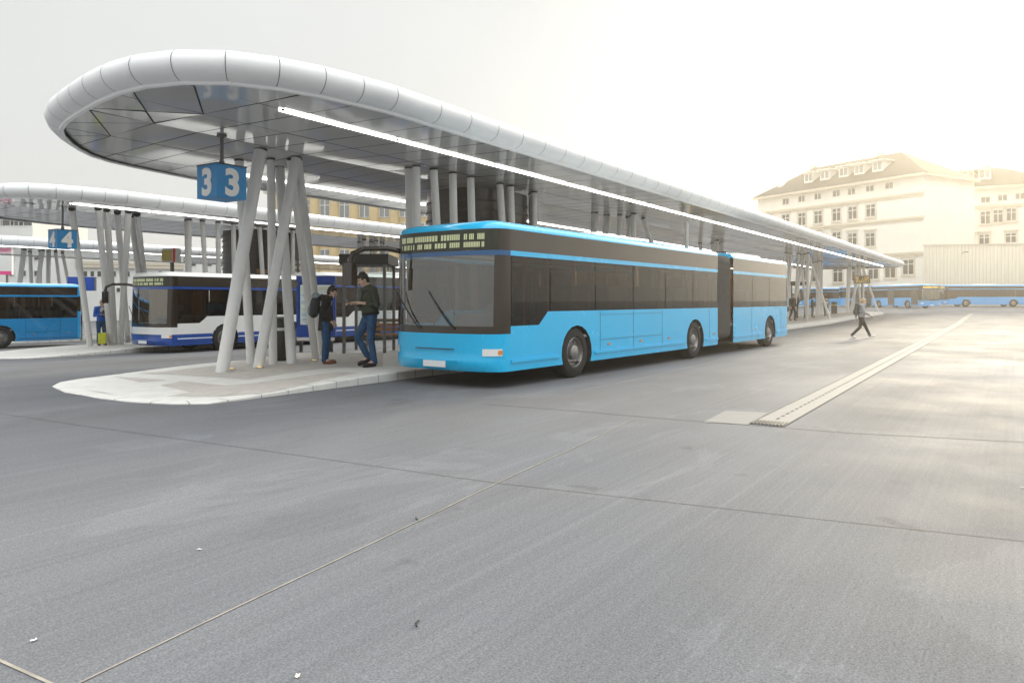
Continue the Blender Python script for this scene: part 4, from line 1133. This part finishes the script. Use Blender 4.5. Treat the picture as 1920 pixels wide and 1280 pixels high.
    for q in 'lr':
        b.tube([P['h'+q] + V((0, 0, .03)), P['h'+q].lerp(P['k'+q], .45), P['k'+q], P['k'+q].lerp(P['a'+q], .4), P['a'+q] - (P['k'+q]-P['a'+q]).normalized()*.035], [.096, .088, .066, .064, .058], 14); b.ball(P['k'+q], .066, 10, 8)
    remesh(b, "trousers", legs, t, vox, 3)
    for q in 'lr':
        b = MB().m(shoe); f = (P['t'+q]-P['a'+q]); f = f.normalized(); heel = P['a'+q] + V((0, 0, -.045)) - V((f.x, f.y, 0))*.03
        b.tube([heel, heel.lerp(P['t'+q], .45) + V((0, 0, .005)), P['t'+q] + V((0, 0, .008)), P['t'+q] + f*.035], [.042, .046, .042, .026], 12); b.tube([P['a'+q] + V((0, 0, .03)), heel], [.046, .042], 12)
        remesh(b, "shoe", shoe, t, vox, 2)
    if fur:
        b = MB().m(fur); rnd = random.Random(5)
        for i in range(60):
            a = rnd.uniform(0, 2*math.pi); c_ = P['neck'] + ax*rnd.uniform(-.05, .045) - fy*.03; b.ball(c_ + sx*(.125*math.cos(a)) + fy*(.105*math.sin(a) - .02), rnd.uniform(.025, .046), 7, 5)
        remesh(b, "fur_hood", fur, t, vox*.8, 1)
    if collar: 
        b = MB().m(collar); b.tube([P['neck'] - ax*.045, P['neck'] + ax*.02], [.094, .082], 16); b.tube([P['pel'] + ax*.0, P['pel'] + ax*.055], [.165, .162], 18); remesh(b, "knit_trim", collar, t, vox, 2)
    return t, P, fy, ax, sx
def backpack(owner, P, fy, ax, sx, label, m1, m2, sc=1.0):
    t = thing("backpack", label, "backpack", owner.location, owner.rotation_euler.z); t.scale = owner.scale
    MT = Matrix((sx, fy, ax)).transposed().to_4x4(); c = P['chest'] - fy*.215*sc - ax*.03
    b = MB().m(m1); b.ball(c, (.155*sc, .105*sc, .25*sc), 16, 12, MT); b.ball(c-ax*.08, (.165*sc, .11*sc, .18*sc), 14, 10, MT); remesh(b, "bag", m1, t, .012, 3)
    b = MB().m(m2); b.ball(c - fy*.075*sc - ax*.10, (.115*sc, .06*sc, .125*sc), 14, 10, MT); remesh(b, "front_pocket", m2, t, .012, 2)
    b = MB().m(m2); b.ball(c + ax*.20*sc - fy*.01, (.135*sc, .09*sc, .075*sc), 12, 8, MT); remesh(b, "top_flap", m2, t, .012, 2)
    for s in (-1, 1):
        b = MB().m(m1); b.tube([c + ax*.2 + sx*s*.10 + fy*.05, P['neck'] + sx*s*.11 + ax*.005 - fy*.04, P['chest'] + sx*s*.13 + fy*.125 + ax*.08, P['chest'] + sx*s*.155 + fy*.06 - ax*.12, c - ax*.17 + sx*s*.13], .02, 8, flat=.5); b.build("strap", t, smooth=40)
    return t
def size(foot, ptop): return (foot.z - EYE + 0) and ((EYE + (HY-ptop)/F*foot.y) - foot.z)/1.75

f = on_top(693, 687); f1 = f
man, P, fy, ax, sx = person("tall man in olive bomber jacket and jeans looking at a phone before the shelter", f, (-.88, -.47), size(f, 508), dict(
    pel=(0, -.02, .95), chest=(0, -.03, 1.28), neck=(0, .03, 1.46), head=(0, .115, 1.585), look=(.05, .86, -.42),
    sl=(-.19, -.01, 1.40), sr=(.18, .02, 1.40), el=(-.27, -.06, 1.14), er=(.25, .06, 1.13), wl=(-.05, .24, 1.17), wr=(.06, .31, 1.16), dl=(.35, .9, .05), dr=(-.3, .9, .1), cl=(1.1, 0, 0), cr=(1.0, 0, 0),
    hl=(-.09, -.02, .91), hr=(.09, 0, .91), kl=(-.11, .01, .49), al=(-.12, -.05, .10), tl=(-.15, .14, .03), kr=(.10, .19, .53), ar=(.09, .0, .17), tr=(.10, .16, .045)),
    "jacket_olive", "denim", "shoe_black", "hair_dark", vox=.010, collar="jacket_black", sleeves=.62)
t = thing("phone", "phone held by the tall man in the olive bomber jacket", "phone", f, man.rotation_euler.z); t.scale = man.scale
b = MB().m("bus_black"); MP = Matrix.Translation((.005, .425, 1.205)) @ Matrix.Rotation(R(35), 4, 'X'); b.box(None, (.075, .15, .010), frame=MP); b.build("case", t, bevel=.003)
b = MB().m("paper"); b.box(None, (.066, .135, .003), frame=MP @ Matrix.Translation((0, 0, .0068))); b.build("screen", t)

f = on_top(611, 682)
w, P, fy, ax, sx = person("woman in a black coat with brown fur hood and jeans facing the shelter", f, (.96, .12), size(f, 533), dict(
    pel=(0, -.02, .94), chest=(0, .0, 1.27), neck=(0, .06, 1.44), head=(0, .13, 1.575), look=(.0, .95, -.28), el=(-.25, -.03, 1.13), er=(.25, -.03, 1.13), wl=(-.20, .14, .93), wr=(.20, .14, .93),
    kl=(-.09, .03, .49), kr=(.10, .0, .49), tl=(-.10, .18, .03), tr=(.12, .14, .03)),
    "jacket_black", "denim", "shoe_brown", "hair_dark", coat=.70, fur="fur_brown", vox=.010)
backpack(w, P, fy, ax, sx, "dark backpack with grey pocket on the back of the woman in the black coat", "pack_dark", "pack_grey", 1.08)

f = on_top(190, 647, U4)
kid, P, fy, ax, sx = person("person in a bright blue jacket and white shirt by the number 4 sign column", f, (.72, -.70), size(f, 561), dict(
    head=(0, .09, 1.59), neck=(0, .03, 1.45), look=(0, .85, -.4), el=(-.25, .02, 1.13), er=(.25, .05, 1.13), wl=(-.08, .27, 1.18), wr=(.08, .28, 1.18), dl=(.3, .9, .1), dr=(-.3, .9, .1), tl=(-.13, .16, .03), tr=(.12, .17, .03)),
    "jacket_blue", "denim", "shoe_brown", "hair_blond", vox=.014, shirt="shirt_white")
t = thing("tablet", "black tablet held by the person in the bright blue jacket", "tablet", f, kid.rotation_euler.z); t.scale = kid.scale
MB().m("bus_black").box(None, (.20, .02, .27), frame=Matrix.Translation((0, .40, 1.22)) @ Matrix.Rotation(R(-25), 4, 'X')).build("case", t, bevel=.008)
cs = f + V((.16, -.22, 0))
t = thing("suitcase", "yellow suitcase standing by the legs of the person in the blue jacket", "suitcase", cs, .2)
MB().m("case_yellow").box((0, 0, .27), (.27, .18, .42)).build("shell", t, bevel=.04)
MB().m("grey_metal").tube([(-.08, .05, .48), (-.08, .05, .66), (.08, .05, .66), (.08, .05, .48)], .011, 8).build("handle", t)
for x in (-.09, .09): MB().m("rubber").tube([(x-.015, .05, .03), (x+.015, .05, .03)], .03, 12).build("wheel", t)

f = on_ground(1615, 634)
w, P, fy, ax, sx = person("blond person in a grey jacket and white shoes striding across the road at right", f, (.97, -.2), size(f, 558), dict(
    pel=(0, 0, .90), chest=(0, .03, 1.25), neck=(0, .05, 1.43), head=(0, .09, 1.58), hl=(-.09, 0, .87), hr=(.09, 0, .87), kl=(-.09, .20, .49), al=(-.09, .36, .13), tl=(-.09, .55, .10), kr=(.09, -.08, .47), ar=(.09, -.40, .14), tr=(.09, -.27, .035),
    el=(-.26, -.14, 1.13), wl=(-.25, -.16, .88), er=(.25, .06, 1.12), wr=(.22, .30, .99)),
    "jacket_grey", "trousers_dark", "shoe_white", "hair_blond", vox=.015)
backpack(w, P, fy, ax, sx, "dark backpack on the person striding across the road", "pack_dark", "pack_dark", 1.0)
far = "people waiting far along the number 3 platform"
f = on_top(1486, 601)
w, P, fy, ax, sx = person("person in a dark coat walking past the far shelter nearest the blue bendy bus", f, (.35, -.9), size(f, 551), dict(kl=(-.10, .14, .49), al=(-.10, .08, .1), tl=(-.1, .25, .04), kr=(.1, .02, .5), ar=(.1, -.2, .13), tr=(.1, -.05, .03)), "jacket_black", "trousers_dark", "shoe_black", "hair_dark", vox=.022, coat=.75, group=far)
t = thing("shoulder_bag", "brown bag hanging beside the person in the dark coat near the far shelter", "bag", f + V((-.34, -.05, .62)), .3)
b = MB().m("shoe_brown"); b.ball((0, 0, .1), (.15, .07, .15), 12, 8); b.build("bag", t, smooth=60); MB().m("shoe_brown").tube([(-.1, 0, .2), (-.04, 0, .42), (.04, 0, .42), (.1, 0, .2)], .012, 6).build("handle", t)
f = on_top(1493, 597); person("person in dark clothes standing half behind the walker at the far shelter", f, (-.5, .85), size(f, 550), {}, "trousers_dark", "trousers_dark", "shoe_black", "hair_dark", vox=.022, group=far)
f = on_top(1523, 595); person("person in dark clothes standing alone facing right between far shelter and columns", f, (.95, -.2), size(f, 556), dict(wl=(-.08, .25, 1.05), wr=(.1, .27, 1.05)), "jacket_black", "trousers_dark", "shoe_black", "hair_dark", vox=.022, group=far)
f = on_top(1549, 593)
w, P, fy, ax, sx = person("person with a pale backpack standing at the far forked columns", f, (.2, .95), size(f, 554), {}, "jacket_grey", "trousers_dark", "shoe_black", "hair_dark", vox=.022, group=far)
backpack(w, P, fy, ax, sx, "pale backpack worn by the person at the far forked columns", "pack_grey", "shirt_white", .9)
p = on_top(1484, 597); shelter(p, "small distant shelter frame beside the waiting people", w=.9, h=2.55)
# scraps of litter on the concrete
for px, py, lb in ((64, 1200, "white paper scrap near the lower left corner"), (558, 1267, "crumpled brown scrap at the bottom edge"), (374, 1030, "thin white paper strip on the concrete left of the long joint"), (1917, 914, "white scrap at the right edge of the concrete"), (783, 1170, "small dark twig on the concrete at the bottom"), (782, 973, "small dark twig beside the long pale joint")):
    p = on_ground(px, py, .004); dark = "twig" in lb
    t = thing("twig" if dark else "paper_scrap", lb, "twig" if dark else "litter", p, random.random()*3, "litter lying on the concrete")
    if dark: MB().m("rubber").tube([(-.03, 0, .005), (0, .008, .006), (.035, 0, .005)], .004, 6).build("stick", t)
    else:
        b = MB().m("paper" if "white" in lb else "poster_cream"); wv = .014; b.grid([[V((x*wv, y*wv*.6, .006*abs(math.sin(3*x+2*y))+.001)) for x in (-1, -.3, .4, 1)] for y in (-1, 0, 1)]); b.build("sheet", t)

# ================================================================== HAZE (air volume added to give the warm glow of the lens flare)
hm = bpy.data.materials.new("added_haze_air"); hm.use_nodes = True; hn = hm.node_tree.nodes; hl_ = hm.node_tree.links; hn.clear()
ho = hn.new('ShaderNodeOutputMaterial'); hv = hn.new('ShaderNodeVolumePrincipled'); hl_.new(hv.outputs[0], ho.inputs['Volume'])
hv.inputs['Color'].default_value = (1.0, .95, .86, 1); hv.inputs['Density'].default_value = HAZE_D; hv.inputs['Anisotropy'].default_value = HAZE_G
MATS["added_haze_air"] = hm
b = MB().m("added_haze_air"); b.box((60, 130, 14.5), (760, 700, 33.5)); tag(b.build("added_haze"), kind='stuff')
